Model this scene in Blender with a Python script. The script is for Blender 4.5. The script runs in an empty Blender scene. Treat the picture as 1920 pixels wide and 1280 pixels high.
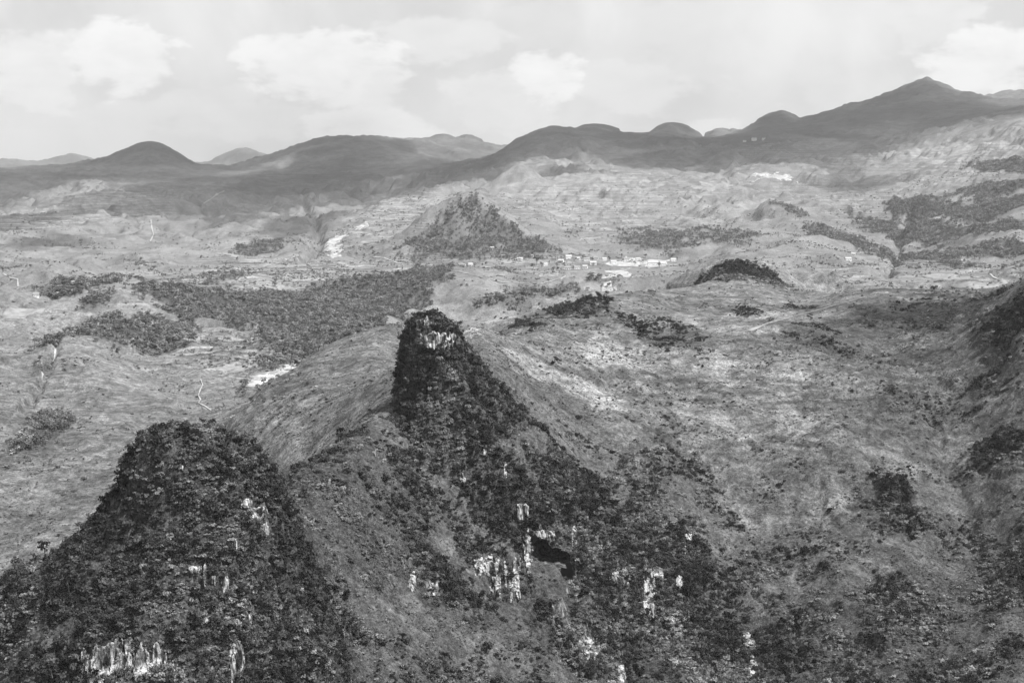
import bpy, bmesh, math, random
import numpy as np
from mathutils import Vector, Matrix

R = math.radians
random.seed(7)
rng = np.random.default_rng(7)
scene = bpy.context.scene
COL = scene.collection

# ------------------------------------------------------------------ camera
FPX = 3000.0                       # focal length in pixels of the 1920 x 1280 photograph
PITCH = math.atan(340.0 / FPX)     # eye level runs through the far ridges
cam_d = bpy.data.cameras.new("camera")
cam_d.sensor_width = 36.0
cam_d.lens = 36.0 * FPX / 1920.0
cam_d.clip_start = 1.0
cam_d.clip_end = 60000.0
cam = bpy.data.objects.new("camera", cam_d)
COL.objects.link(cam)
cam.location = (0, 0, 0)
cam.rotation_euler = (math.pi / 2 - PITCH, 0, 0)
scene.camera = cam

# ------------------------------------------------------------------ sun and sky
SUN_EL, SUN_AZ = R(56), R(122)     # azimuth clockwise from +Y (view direction): from the right, a little behind
SUN_DIR = Vector((math.sin(SUN_AZ) * math.cos(SUN_EL), math.cos(SUN_AZ) * math.cos(SUN_EL), math.sin(SUN_EL)))
sun_d = bpy.data.lights.new("sun", 'SUN')
sun_d.energy = 5.0
sun_d.angle = R(0.53)
sun_d.color = (1.0, 1.0, 1.0)      # black and white photograph
sun = bpy.data.objects.new("sun", sun_d)
COL.objects.link(sun)
sun.rotation_euler = SUN_DIR.to_track_quat('Z', 'Y').to_euler()

scene.view_settings.view_transform = 'Standard'
scene.view_settings.look = 'None'
scene.view_settings.exposure = 0.72
scene.view_settings.gamma = 1.0

class NT:
    """tiny helper to write node trees"""
    def __init__(self, tree):
        self.t = tree
    def n(self, typ, **kw):
        nd = self.t.nodes.new(typ)
        for k, v in kw.items():
            setattr(nd, k, v)
        return nd
    def put(self, sock, v):
        if hasattr(v, 'is_output'):
            self.t.links.new(v, sock)
        else:
            sock.default_value = v
    def math(self, op, a, b=0.0, c=None, clamp=False):
        nd = self.n('ShaderNodeMath', operation=op, use_clamp=clamp)
        self.put(nd.inputs[0], a); self.put(nd.inputs[1], b)
        if c is not None:
            self.put(nd.inputs[2], c)
        return nd.outputs[0]
    def vmath(self, op, a, b=(0, 0, 0)):
        nd = self.n('ShaderNodeVectorMath', operation=op)
        self.put(nd.inputs[0], a); self.put(nd.inputs[1], b)
        return nd.outputs[1] if op in ('LENGTH', 'DISTANCE', 'DOT_PRODUCT') else nd.outputs[0]
    def noise(self, vec, scale, detail=4.0, rough=0.55, dist=0.0):
        nd = self.n('ShaderNodeTexNoise', noise_dimensions='3D')
        self.put(nd.inputs['Vector'], vec)
        nd.inputs['Scale'].default_value = scale
        nd.inputs['Detail'].default_value = detail
        nd.inputs['Roughness'].default_value = rough
        nd.inputs['Distortion'].default_value = dist
        return nd.outputs['Fac']
    def rng(self, v, a, b, c=0.0, d=1.0, smooth=True):
        nd = self.n('ShaderNodeMapRange', interpolation_type='SMOOTHSTEP' if smooth else 'LINEAR')
        self.put(nd.inputs['Value'], v)
        for k, x in zip(('From Min', 'From Max', 'To Min', 'To Max'), (a, b, c, d)):
            self.put(nd.inputs[k], x)
        return nd.outputs[0]
    def mix(self, f, a, b):
        nd = self.n('ShaderNodeMix', data_type='FLOAT')
        self.put(nd.inputs[0], f); self.put(nd.inputs[2], a); self.put(nd.inputs[3], b)
        return nd.outputs[0]

def pix_dir(px, py):
    """unit-free world direction of a pixel: (u, s) = (X/Y, Z/Y)"""
    a = (np.asarray(px, float) - 960.0) / FPX
    b = (640.0 - np.asarray(py, float)) / FPX
    dy = math.cos(PITCH) + b * math.sin(PITCH)
    dz = -math.sin(PITCH) + b * math.cos(PITCH)
    return a / dy, dz / dy

world = bpy.data.worlds.new("World")
scene.world = world
world.use_nodes = True
W = NT(world.node_tree)
world.node_tree.nodes.clear()
SKY_STRENGTH = 0.11
sky = W.n('ShaderNodeTexSky', sky_type='NISHITA', sun_disc=False)
sky.sun_elevation = SUN_EL
sky.sun_rotation = SUN_AZ
sky.altitude = 1400
sky.dust_density = 3.0
bw = W.n('ShaderNodeRGBToBW')
world.node_tree.links.new(sky.outputs[0], bw.inputs[0])
wc = W.n('ShaderNodeTexCoord').outputs['Generated']
sep = W.n('ShaderNodeSeparateXYZ'); W.put(sep.inputs[0], wc)
az = W.math('ARCTAN2', sep.outputs[0], sep.outputs[1])
el = W.math('ARCSINE', sep.outputs[2])
comb = W.n('ShaderNodeCombineXYZ')
W.put(comb.inputs[0], az); W.put(comb.inputs[1], W.math('MULTIPLY', el, 2.0))
n_big = W.noise(wc, 9.0, 7.0, 0.55, 0.3)
n_fine = W.noise(comb.outputs[0], 26.0, 6.0, 0.6, 0.2)
n_edge = W.noise(comb.outputs[0], 60.0, 5.0, 0.6)
veil = W.rng(n_big, 0.30, 0.66)                              # thin broken cloud over the whole sky
# heaped clouds that stand over the ridges: flat-based, crisp on top
heaps = [(230, 100, 120, 50, .9), (600, 105, 150, 55, .9), (700, 150, 70, 40, .8), (1025, 135, 70, 42, 1.0), (950, 180, 130, 50, .6),
         (1850, 105, 120, 50, .9), (1740, 60, 90, 30, .5), (690, 235, 130, 32, .9), (60, 120, 110, 60, .7), (390, 190, 110, 40, .5),
         (1340, 245, 60, 24, .6), (130, 260, 140, 40, .5), (1300, 60, 240, 60, .35), (1120, 40, 260, 40, .3), (340, 60, 120, 30, .4), (1500, 120, 160, 40, .45), (1180, 150, 120, 36, .5), (830, 60, 140, 34, .5), (1600, 175, 110, 26, .4), (480, 215, 120, 30, .55), (1700, 20, 160, 26, .5), (250, 215, 100, 30, .5)]
acc = 0.0
for (px, py, rx, ry, a) in heaps:
    u0, s0 = pix_dir(px, py)
    a0, e0 = math.atan(float(u0)), math.atan(float(s0))
    dx = W.math('MULTIPLY', W.math('SUBTRACT', az, a0), FPX / rx)
    dy = W.math('MULTIPLY', W.math('SUBTRACT', el, e0), FPX / ry)
    up = W.math('MAXIMUM', dy, 0.0)
    dn = W.math('MULTIPLY', W.math('MINIMUM', dy, 0.0), 0.55)
    d2 = W.math('ADD', W.math('MULTIPLY', dx, dx), W.math('ADD', W.math('MULTIPLY', up, up), W.math('MULTIPLY', dn, dn)))
    d2 = W.math('SUBTRACT', d2, W.math('MULTIPLY', W.math('SUBTRACT', n_fine, 0.5), 3.2))
    d2 = W.math('SUBTRACT', d2, W.math('MULTIPLY', W.math('SUBTRACT', n_edge, 0.5), 1.6))
    m = W.math('MULTIPLY', W.rng(d2, 1.35, 0.45), a)
    acc = W.math('MAXIMUM', acc, m)
clouds = W.math('MAXIMUM', W.math('MULTIPLY', veil, 0.6), W.math('MULTIPLY', acc, W.rng(n_fine, 0.3, 0.65, 0.7, 1.0)))
clear = W.math('MULTIPLY', bw.outputs[0], SKY_STRENGTH)
tone = W.mix(clouds, W.math('MINIMUM', W.math('ADD', W.math('MULTIPLY', clear, 0.20), 0.325), 0.445), 0.63)
bg = W.n('ShaderNodeBackground')
W.put(bg.inputs['Color'], tone)
bg.inputs['Strength'].default_value = 1.0
wo = W.n('ShaderNodeOutputWorld')
world.node_tree.links.new(bg.outputs[0], wo.inputs['Surface'])

# ------------------------------------------------------------------ numpy noise
def _hash(ix, iy, seed):
    h = (ix.astype(np.int64) * 374761393 + iy.astype(np.int64) * 668265263 + seed * 974634777) & 0xffffffff
    h = ((h ^ (h >> 13)) * 1274126177) & 0xffffffff
    h = h ^ (h >> 16)
    return (h & 0xffff).astype(np.float32) / 65535.0
def vnoise(x, y, seed=0):
    x = np.asarray(x, float); y = np.asarray(y, float)
    x0 = np.floor(x); y0 = np.floor(y)
    fx = x - x0; fy = y - y0
    fx = fx * fx * fx * (fx * (fx * 6 - 15) + 10); fy = fy * fy * fy * (fy * (fy * 6 - 15) + 10)
    x0 = x0.astype(np.int64); y0 = y0.astype(np.int64)
    a = _hash(x0, y0, seed); b = _hash(x0 + 1, y0, seed); c = _hash(x0, y0 + 1, seed); d = _hash(x0 + 1, y0 + 1, seed)
    return (a + (b - a) * fx + (c - a) * fy + (a - b - c + d) * fx * fy) * 2 - 1
def fbm(x, y, wl, octv=4, gain=0.5, seed=0):
    s = 0.0; amp = 1.0; c, sn = math.cos(0.6), math.sin(0.6)
    x = x / wl; y = y / wl
    for i in range(octv):
        s = s + amp * vnoise(x, y, seed + i * 17)
        x, y = (c * x - sn * y) * 2.03 + 11.3, (sn * x + c * y) * 2.03 + 5.7
        amp *= gain
    return s
def ridged(x, y, wl, octv=4, gain=0.5, seed=0):
    s = 0.0; amp = 1.0; c, sn = math.cos(0.6), math.sin(0.6)
    x = x / wl; y = y / wl
    for i in range(octv):
        s = s + amp * (1 - 2 * np.abs(vnoise(x, y, seed + i * 17)))
        x, y = (c * x - sn * y) * 2.03 + 11.3, (sn * x + c * y) * 2.03 + 5.7
        amp *= gain
    return s
def sstep(a, b, x):
    t = np.clip((x - a) / (b - a), 0, 1)
    return t * t * (3 - 2 * t)

# ------------------------------------------------------------------ the land: heights from surveyed points, peaks and relief
# (pixel x, pixel y, metres ahead): what the point is seen at gives its height
SEEN = [
 # ridge and hollow between the foreground peak and the pinnacle
 (556,887,850),(600,865,880),(640,842,900),(690,812,935),(720,790,960),
 (600,1000,800),(650,1100,780),(700,1200,760),(700,1280,735),(560,1100,740),(560,1280,690),(540,960,790),
 # front of the pinnacle and the cliffs below it
 (900,690,1060),(950,760,1015),(850,860,962),(900,850,965),(930,900,950),(960,950,935),(1000,1000,918),(1040,1062,905),(1000,1110,880),
 (900,1150,840),(900,1280,780),(800,1150,810),(780,1000,860),(760,900,905),(1050,1200,845),(1050,1280,815),
 # big grassy hillside
 (880,622,1180),(960,640,1190),(1020,602,1330),(1000,700,1140),(1100,800,1075),(1200,900,1005),(1200,1000,955),(1200,1100,908),(1150,1200,868),(1200,1280,840),
 (1100,640,1300),(1200,620,1370),(1300,640,1330),(1200,720,1190),(1300,700,1240),(1300,800,1120),(1400,900,1050),(1400,1000,995),(1400,1100,945),(1400,1200,900),(1420,1280,862),
 (1500,620,1360),(1500,700,1250),(1700,1100,935),(1700,1200,885),(1700,1280,845),
 (1640,546,1520),(1740,543,1520),(1860,546,1500),(1700,620,1380),(1800,700,1240),(1900,900,1020),(1900,1100,905),(1900,1280,815),
 (1700,800,1125),(1775,900,1062),(1820,1000,1000),(1860,1100,935),(1560,820,1095),(1640,950,1015),(1690,1030,965),(1915,800,1085),
 (1915,548,1270),(1925,620,1190),(1880,690,1200),(2050,500,1300),(2150,700,1150),(2100,1000,960),(2150,1280,830),(1990,560,1240),(1915,1000,972),
 # low hills behind its crest
 (1160,556,1520),(1060,594,1430),(1240,540,1600),(1310,508,1730),(1380,490,1760),(1450,500,1740),(1500,530,1680),(1500,575,1540),(1600,552,1560),(1400,605,1400),(1290,575,1540),
 (1150,602,1400),(1030,605,1400),(930,595,1480),(970,590,1500),(1180,640,1330),
 # spur left of the pinnacle
 (720,614,1470),(633,640,1440),(590,668,1400),(547,700,1370),(483,738,1320),(430,790,1270),(520,855,1130),(600,800,1140),(650,720,1250),(700,700,1270),(470,800,1230),(560,780,1200),
 # valley floor and its left side
 (350,642,1950),(560,682,1850),(450,682,1850),(500,640,2000),(380,750,1650),(400,785,1550),(300,700,1780),
 (0,620,1930),(60,705,1750),(110,610,1980),(150,690,1750),(100,760,1610),(0,800,1500),(200,800,1500),(0,900,1360),(150,900,1360),(0,1000,1260),(0,1100,1160),(100,1040,1190),(250,850,1420),(-150,600,1900),(-150,900,1300),
 # wooded rises
 (260,592,2080),(260,655,1930),(190,640,1960),(340,630,2000),(150,515,2560),(90,540,2380),(0,565,2300),(200,570,2250),
 (340,535,2450),(350,600,2200),(500,555,2450),(600,630,2150),(780,512,2720),(700,595,2300),(800,560,2400),(860,572,2300),(950,560,2300),(1000,540,2500),(1080,540,2550),(1150,545,2450),
 # village plain
 (450,500,2920),(560,530,2700),(700,490,3000),(900,500,3000),(1060,500,3000),(1200,492,3080),(1300,480,3150),(1100,530,2720),(820,500,2950),
 (1800,528,2420),(1700,502,2720),(1900,490,2800),(1660,525,2350),(1600,510,2600),(1560,500,2750),
 # slopes above
 (60,480,3300),(-100,500,3000),(150,430,4000),(280,430,4000),(100,370,4900),(180,358,5100),(400,370,5200),(340,400,4700),(450,440,3900),(500,455,3700),(560,478,3350),(620,462,3500),(700,422,3800),(760,385,4300),(830,420,3600),
 (590,440,4300),(560,410,4800),(640,400,4900),
 (0,400,5000),(0,440,4000),(150,335,5800),(300,340,5900),(500,380,5300),(650,330,6000),(750,350,5200),(870,330,5400),
 (1000,400,3900),(1100,350,4500),(1200,330,4900),(1100,420,3900),(1200,440,3600),(1300,350,4700),(1440,336,4700),(1400,400,4000),(1500,300,5200),(1600,350,4500),(1250,400,4050),
 (1600,420,3700),(1500,440,3400),(1430,402,3700),(1540,455,3150),(1400,470,3120),(1650,512,2680),(1590,440,3500),
 (1700,250,5800),(1640,300,5200),(1800,350,4000),(1800,245,5200),(1900,250,4800),(1900,350,3800),(1690,430,3600),(1685,490,3000),(1745,465,3050),(1850,430,3200),(1900,400,3250),(1720,395,3700),(1760,300,4700),
 # skyline
 (-150,300,6300),(0,312,6300),(100,305,6400),(200,293,6500),(245,274,6500),(282,266,6500),(318,280,6500),(362,306,6500),(430,309,6700),(480,306,6800),(550,270,6900),(600,252,7000),(660,248,7000),(740,255,7200),(795,257,7400),(830,251,7500),(850,256,7500),(875,252,7700),(915,267,7700),(945,264,7900),
 (915,298,6000),(960,268,6000),(1000,250,6000),(1040,238,6050),(1080,240,6150),(1115,232,6200),(1150,240,6250),(1210,249,6350),(1262,229,6600),(1315,255,6550),(1352,240,6500),(1390,244,6450),(1430,218,6450),(1465,207,6500),(1490,222,6550),(1540,210,6650),(1590,196,6750),(1625,190,6800),(1645,182,6850),(1700,160,6950),(1738,144,7000),(1770,160,7000),(1850,178,7050),(1920,167,7000),(2050,190,6800),
 (1315,260,6320),(1315,264,6800),(1210,254,6600),(1390,250,6680),(1490,228,6400),(1490,226,6750),(1850,182,6650),(1850,182,6850),(362,311,6800),(915,272,7900),(795,261,7700),(852,260,7720),(1080,244,5950),(1540,214,6450),(1352,246,6700),(1150,244,6050),
 (30,296,11000),(137,287,11000),(70,300,11000),(200,302,11000),(455,276,11000),(400,300,11000),(510,290,11000),
]
# (pixel column, metres ahead, height): ground the photograph does not show, behind ridges and below the frame
HIDDEN = [
 (335,700,-232),(335,850,-270),(100,720,-245),(0,760,-262),(-200,720,-275),(335,560,-245),(335,430,-270),(0,560,-255),(0,430,-280),(600,560,-262),(600,420,-285),(900,600,-285),(900,430,-300),
 (1300,650,-310),(1300,430,-330),(1700,640,-310),(1700,430,-320),(2100,600,-280),(-300,500,-280),(-300,1000,-310),
 (200,1000,-318),(400,1300,-272),(300,1120,-302),(430,1050,-292),(500,950,-245),(480,900,-255),(80,900,-305),
 (640,1660,-222),(550,1600,-230),(720,1700,-215),(800,1300,-170),(850,1400,-165),(800,1700,-205),(860,1900,-210),(950,1750,-195),(780,1100,-150),
 (1060,1700,-180),(1180,1800,-180),(1380,2050,-180),(1250,2000,-185),(1480,2050,-178),(1640,1800,-165),(1750,1800,-165),(1900,1800,-165),(2050,1700,-120),
 (280,7600,-120),(100,7600,-140),(450,8200,-120),(650,8200,20),(850,8800,20),(1050,7400,20),(1260,7800,20),(1450,7700,60),(1740,8400,120),(1920,8400,100),(2100,8000,50),
 (0,13500,-150),(500,13500,-150),(1000,13500,-100),(1500,13500,-100),(2000,13500,-100),(900,6800,-20),(300,9000,-220),(1000,11000,-60),(1500,11000,-40),
 (-500,700,-280),(-500,1500,-230),(-500,3000,-150),(-500,6500,20),(2450,800,-200),(2450,1500,-60),(2450,3000,0),(2450,7000,200),
]
KV = 0.40
def far_out(Y):
    """surveyed distance -> metres: the farther country lies deeper than it looks"""
    Y = np.asarray(Y, float)
    return np.where(Y < 1200, Y, 1200 * (Y / 1200) ** 1.4)
def uv_of(u, Y):
    return np.stack([np.asarray(u, float), KV * np.log(np.asarray(Y, float))], -1)
cp, cz = [], []
for (px, py, Y) in SEEN:
    u, s = pix_dir(px, py)
    Y = float(far_out(Y))
    cp.append((float(u), KV * math.log(Y))); cz.append(float(s) * Y)
for (px, Y, z) in HIDDEN:
    u, _ = pix_dir(px, 640)
    k = float(far_out(Y)) / Y; Y *= k
    cp.append((float(u), KV * math.log(Y))); cz.append(z * k)
cp = np.array(cp); cz = np.array(cz)
C0 = 0.0035
D = np.sqrt(((cp[:, None] - cp[None]) ** 2).sum(-1) + C0 * C0)
A = np.zeros((len(cp) + 3, len(cp) + 3))
A[:len(cp), :len(cp)] = -D + np.eye(len(cp)) * 0.00008
A[:len(cp), len(cp):] = np.c_[np.ones(len(cp)), cp]
A[len(cp):, :len(cp)] = A[:len(cp), len(cp):].T
cw = np.linalg.solve(A, np.r_[cz, 0, 0, 0])

# the sheet's vertices: close together where the ground is near, wide apart far off
UC = np.concatenate([np.linspace(-0.62, -0.372, 46), np.linspace(-0.368, 0.368, 760), np.linspace(0.372, 0.62, 46)])
YR = np.concatenate([np.exp(np.linspace(math.log(420), math.log(560), 60, endpoint=False)),
                     np.exp(np.linspace(math.log(560), math.log(1450), 640, endpoint=False)),
                     np.exp(np.linspace(math.log(1450), math.log(3400), 260, endpoint=False)),
                     np.exp(np.linspace(math.log(3400), math.log(8200), 200, endpoint=False)),
                     np.exp(np.linspace(math.log(8200), math.log(14500), 50))])
YN1 = YR.copy(); YR = far_out(YR)
NU, NR = len(UC), len(YR)
LR = np.log(YR)
iu = np.unique(np.r_[np.arange(0, NU, 3), NU - 1]); ir = np.unique(np.r_[np.arange(0, NR, 5), NR - 1])
ug, rg = np.meshgrid(UC[iu], KV * LR[ir])
q = np.stack([ug.ravel(), rg.ravel()], -1)
zc = np.empty(len(q))
for i in range(0, len(q), 4000):
    qq = q[i:i + 4000]
    d = np.sqrt(((qq[:, None] - cp[None]) ** 2).sum(-1) + C0 * C0)
    zc[i:i + 4000] = -d @ cw[:len(cp)] + cw[len(cp)] + qq @ cw[len(cp) + 1:]
zc = zc.reshape(ug.shape)
tmp = np.stack([np.interp(UC, UC[iu], row) for row in zc])
ZB = np.stack([np.interp(LR, LR[ir], tmp[:, j]) for j in range(NU)], 1)
Yg = np.repeat(YR[:, None], NU, 1)
Xg = UC[None] * Yg
YN = np.repeat(YN1[:, None], NU, 1)      # surveyed distance of every vertex

def peak(px, py, Y, prof, profr, kf, kb, warp, wl, seed, turn=(-0.75, 0.75)):
    """height of a free-standing peak: [(radius, drop)] towards one side and the other, outline broken by noise"""
    u, s = pix_dir(px, py)
    k = float(far_out(Y)) / Y; Y *= k
    cx, ztop = float(u) * Y, float(s) * Y
    dx, dy = Xg - cx, Yg - Y
    ky = np.where(dy < 0, kf, kb)
    r = np.hypot(dx, dy / ky) / k
    near = r < max(prof[-1][0], profr[-1][0]) * 1.4
    w = np.zeros_like(r)
    w[near] = fbm(Xg[near], Yg[near], wl * k, 4, 0.55, seed) * warp
    r = np.maximum(r + w * sstep(0, prof[1][0], r), 0)
    def side(p):
        pr, pd = zip(*p)
        return np.where(r > pr[-1], pd[-1] + (r - pr[-1]) * 3, np.interp(r, pr, pd))
    side_w = sstep(turn[0], turn[1], dx / (k * r + 1e-6))
    return ztop - k * (side(prof) * (1 - side_w) + side(profr) * side_w)
def smax(a, b, k):
    h = np.clip(0.5 + 0.5 * (a - b) / k, 0, 1)
    return b + (a - b) * h + k * h * (1 - h)

# broad relief before the peaks
far = sstep(1500, 4200, YN)
farr = sstep(5200, 7000, YN)
wx = fbm(Xg, Yg, 160, 3, 0.5, 5) * 30; wy = fbm(Xg, Yg, 160, 3, 0.5, 9) * 30
H = ZB.copy()
PXg = 960 + UC[None] * FPX
def level(px, rx, y, ry):
    return np.exp(-((PXg - px) / rx) ** 4 - ((YN - y) / ry) ** 4)
FLAT = np.clip(level(440, 160, 1870, 190) + level(1070, 260, 2980, 260) + level(500, 190, 2820, 200) + level(1780, 160, 2560, 260), 0, 1)   # valley floor, village plain, terraces
H += (1 - far) * (ridged(Xg + wx, Yg + wy, 75, 4, 0.5, 21) * 2.6 - 0.6)
mid = sstep(1500, 1900, YN) * (1 - sstep(3300, 4200, YN))
H += mid * (ridged(Xg + 2 * wx, Yg + 2 * wy, 380, 5, 0.38, 27) * 25.0 - 8) * (1 - 0.85 * FLAT)
H += far * sstep(3200, 4000, YN) * (1 - 0.8 * sstep(5000, 6300, YN)) * (ridged(Xg + 6 * wx, Yg * 0.6 + 6 * wy, 700, 4, 0.36, 33) * 56 * (1 - 0.7 * FLAT))
H += farr * (fbm(Xg, Yg, 260, 4, 0.55, 35) * 9 + ridged(Xg + 5 * wx, Yg + 5 * wy, 800, 4, 0.45, 37) * 24 + fbm(Xg, Yg, 110, 3, 0.55, 39) * 7 - 30)
near_m = 1 - sstep(1300, 1700, YN)
H += near_m * fbm(Xg, Yg, 18, 4, 0.55, 41) * 1.3
H += (1 - near_m) * fbm(Xg, Yg, 60, 4, 0.55, 47) * 1.6
# ribs and runnels down the near hillside
rib_w = near_m * sstep(0.0, 60.0, Xg - 0.0) * sstep(1450, 1250, YN)
turn_w = sstep(90, 230, Xg)
wob = fbm(Xg, Yg, 60, 4, 0.55, 91) * 24
rib_a = ridged(Xg * 0.98 - Yg * 0.2 + wob, (Xg * 0.2 + Yg * 0.98) * 0.4, 34, 4, 0.5, 93)
rib_b = ridged(Xg * 0.87 + Yg * 0.5 + wob, (Xg * 0.5 - Yg * 0.87) * 0.3, 30, 4, 0.5, 97)
H += rib_w * (rib_a * (1 - turn_w) * 1.5 + rib_b * turn_w * 2.4)

PA = peak(333, 803, 700, [(0, 0), (13, 1), (19, 4), (25, 12), (29, 25), (35, 37), (46, 49), (61, 60), (76, 70), (100, 95), (130, 130)],
          [(0, 0), (16, 1), (20, 3.5), (26, 9), (33, 16), (40, 24), (46, 36), (51, 52), (59, 76), (70, 105), (85, 140)], 0.8, 1.1, 4.5, 24, 61, (0.0, 1.0))
PB = peak(801, 587, 1000, [(0, 0), (6, 1), (10, 4), (13.5, 14), (15, 22), (17, 40), (21, 56), (28, 68), (46, 82), (66, 94), (90, 112)],
          [(0, 0), (7, 1), (11, 4), (19, 12), (28, 24), (36, 37), (52, 56), (75, 78), (100, 105)], 1.0, 1.3, 3.4, 9, 71)
sym = lambda p: (p, p)
PC = peak(876, 362, 3330, *sym([(0, 0), (22, 3), (50, 20), (95, 52), (145, 84), (205, 106), (300, 126)]), 1.0, 1.0, 14, 60, 81)
PD = peak(978, 307, 4400, *sym([(0, 0), (12, 5), (55, 36), (130, 80), (230, 122)]), 1.2, 1.2, 12, 70, 83)
PE = peak(905, 352, 4050, *sym([(0, 0), (12, 3), (34, 24), (70, 54)]), 1.0, 1.0, 8, 50, 85)
PF = peak(256, 587, 2080, *sym([(0, 0), (25, 3), (60, 22), (90, 48)]), 1.0, 1.0, 8, 40, 87)
SUMMITS = [peak(282, 264, 6500, *sym([(0, 0), (40, 6), (80, 22), (165, 82)]), 1, 1, 10, 90, 301), peak(1738, 143, 7000, *sym([(0, 0), (10, 6), (58, 36), (160, 74), (300, 120)]), 1, 1, 6, 90, 303),
           peak(1465, 206, 6500, *sym([(0, 0), (25, 4), (60, 20), (100, 48)]), 1, 1, 8, 60, 305), peak(1262, 228, 6600, *sym([(0, 0), (30, 5), (60, 18), (110, 50)]), 1, 1, 8, 60, 307),
           peak(137, 286, 11000, *sym([(0, 0), (40, 12), (95, 50), (150, 70)]), 1, 1, 10, 90, 309), peak(455, 275, 11000, *sym([(0, 0), (50, 12), (100, 35), (200, 80)]), 1, 1, 10, 90, 311),
           peak(1352, 239, 6500, *sym([(0, 0), (30, 5), (70, 22)]), 1, 1, 8, 60, 313), peak(1115, 231, 6200, *sym([(0, 0), (40, 5), (90, 22)]), 1, 1, 8, 60, 315),
           peak(830, 250, 7500, *sym([(0, 0), (30, 5), (80, 26)]), 1, 1, 8, 60, 317), peak(875, 251, 7700, *sym([(0, 0), (30, 5), (80, 26)]), 1, 1, 8, 60, 319), peak(1625, 189, 6800, *sym([(0, 0), (30, 5), (70, 20)]), 1, 1, 8, 60, 321)]
PH = peak(1382, 485, 1760, *sym([(0, 0), (28, 2), (52, 12), (75, 28)]), 0.8, 1.0, 5, 40, 89)
H0 = H.copy()
for P, k in ((PA, 9), (PB, 5), (PC, 10), (PD, 8), (PE, 8), (PF, 8), (PH, 5)) + tuple((p, 6) for p in SUMMITS):
    H = smax(H, P, k)

def patch(items, noise_wl=0.35, seed=100):
    """cover map from surveyed patches (pixel x, y, half width, half height, amount), laid out on the ground in metres"""
    m = np.zeros_like(H)
    for (px, py, rx, ry, a) in items:
        c = hit(px, py); t = hit(px, py - ry); b = hit(px, py + ry)
        if c is None:
            continue
        yb = max(c[1] - b[1], 3.0) if b is not None else 10.0
        yt = max(t[1] - c[1], 3.0) if t is not None else yb
        yt = min(yt, yb * 4); yb = min(yb, yt * 4 + 5)
        rX = rx * c[1] / FPX
        dy = Yg - c[1]
        dy = dy / np.where(dy < 0, yb, yt)
        dx = (Xg - c[0]) / rX
        r2 = dx * dx + dy * dy
        sel = r2 < 5
        v = np.zeros_like(m)
        wl = max(rX * noise_wl, 3)
        v[sel] = a * sstep(1.6, 0.4, r2[sel] + fbm(Xg[sel], Yg[sel], wl, 5, 0.65, seed) * 0.8)
        m = np.maximum(m, v)
    return m
def hit(px, py):
    """where the sight line of a pixel meets the land"""
    u, s = pix_dir(px, py)
    u = float(u); s = float(s)
    j = np.clip(np.searchsorted(UC, u) - 1, 0, NU - 2)
    f = (u - UC[j]) / (UC[j + 1] - UC[j])
    col = H[:, j] * (1 - f) + H[:, j + 1] * f
    k = np.nonzero(col / YR > s)[0]
    if len(k) == 0:
        return None
    k = k[0]
    if k == 0:
        return np.array([u * YR[0], YR[0], col[0]])
    e0 = col[k - 1] / YR[k - 1] - s; e1 = col[k] / YR[k] - s
    t = e0 / (e0 - e1)
    Y = YR[k - 1] * (1 - t) + YR[k] * t
    return np.array([u * Y, Y, s * Y])
def ground(X, Y):
    """height of the land (array version)"""
    X = np.asarray(X, float); Y = np.asarray(Y, float)
    u = X / Y
    j = np.clip(np.searchsorted(UC, u) - 1, 0, NU - 2); i = np.clip(np.searchsorted(YR, Y) - 1, 0, NR - 2)
    f = (u - UC[j]) / (UC[j + 1] - UC[j]); g = (Y - YR[i]) / (YR[i + 1] - YR[i])
    return (H[i, j] * (1 - f) + H[i, j + 1] * f) * (1 - g) + (H[i + 1, j] * (1 - f) + H[i + 1, j + 1] * f) * g

# stepped limestone cliffs on the peaks and below the pinnacle
CL = patch([(800, 700, 70, 90, .8), (780, 800, 60, 40, .8), (900, 880, 60, 60, .8), (960, 960, 90, 60, .9), (1040, 1030, 90, 60, .9), (960, 1080, 90, 40, .9), (800, 1085, 50, 25, .8),
            (1200, 1090, 110, 70, .9), (1120, 1180, 70, 70, .9), (1400, 1180, 100, 80, .7), (1680, 960, 60, 60, .6), (1560, 1190, 90, 60, .6), (1700, 1170, 60, 50, .6),
            (250, 1235, 150, 40, .9), (390, 1090, 60, 40, .8), (480, 970, 50, 50, .8), (440, 1230, 50, 60, .8), (230, 900, 40, 50, .6), (1890, 640, 40, 60, .7), (1880, 860, 50, 40, .6), (1400, 1260, 80, 40, .7)], 0.5, 300)
hh = H + fbm(Xg, Yg, 35, 3, 0.5, 55) * 9
st = 17.0
ph = hh / st; fl = np.floor(ph); fr = ph - fl
stepped = (fl + 0.30 * fr + 0.70 * sstep(0.55, 0.80, fr)) * st - (hh - H)
H = H + CL * 0.85 * (stepped - H)
# fluting of the steep faces
H += CL * ridged(Xg, Yg * 0.4, 7, 3, 0.5, 63) * 0.5
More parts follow.
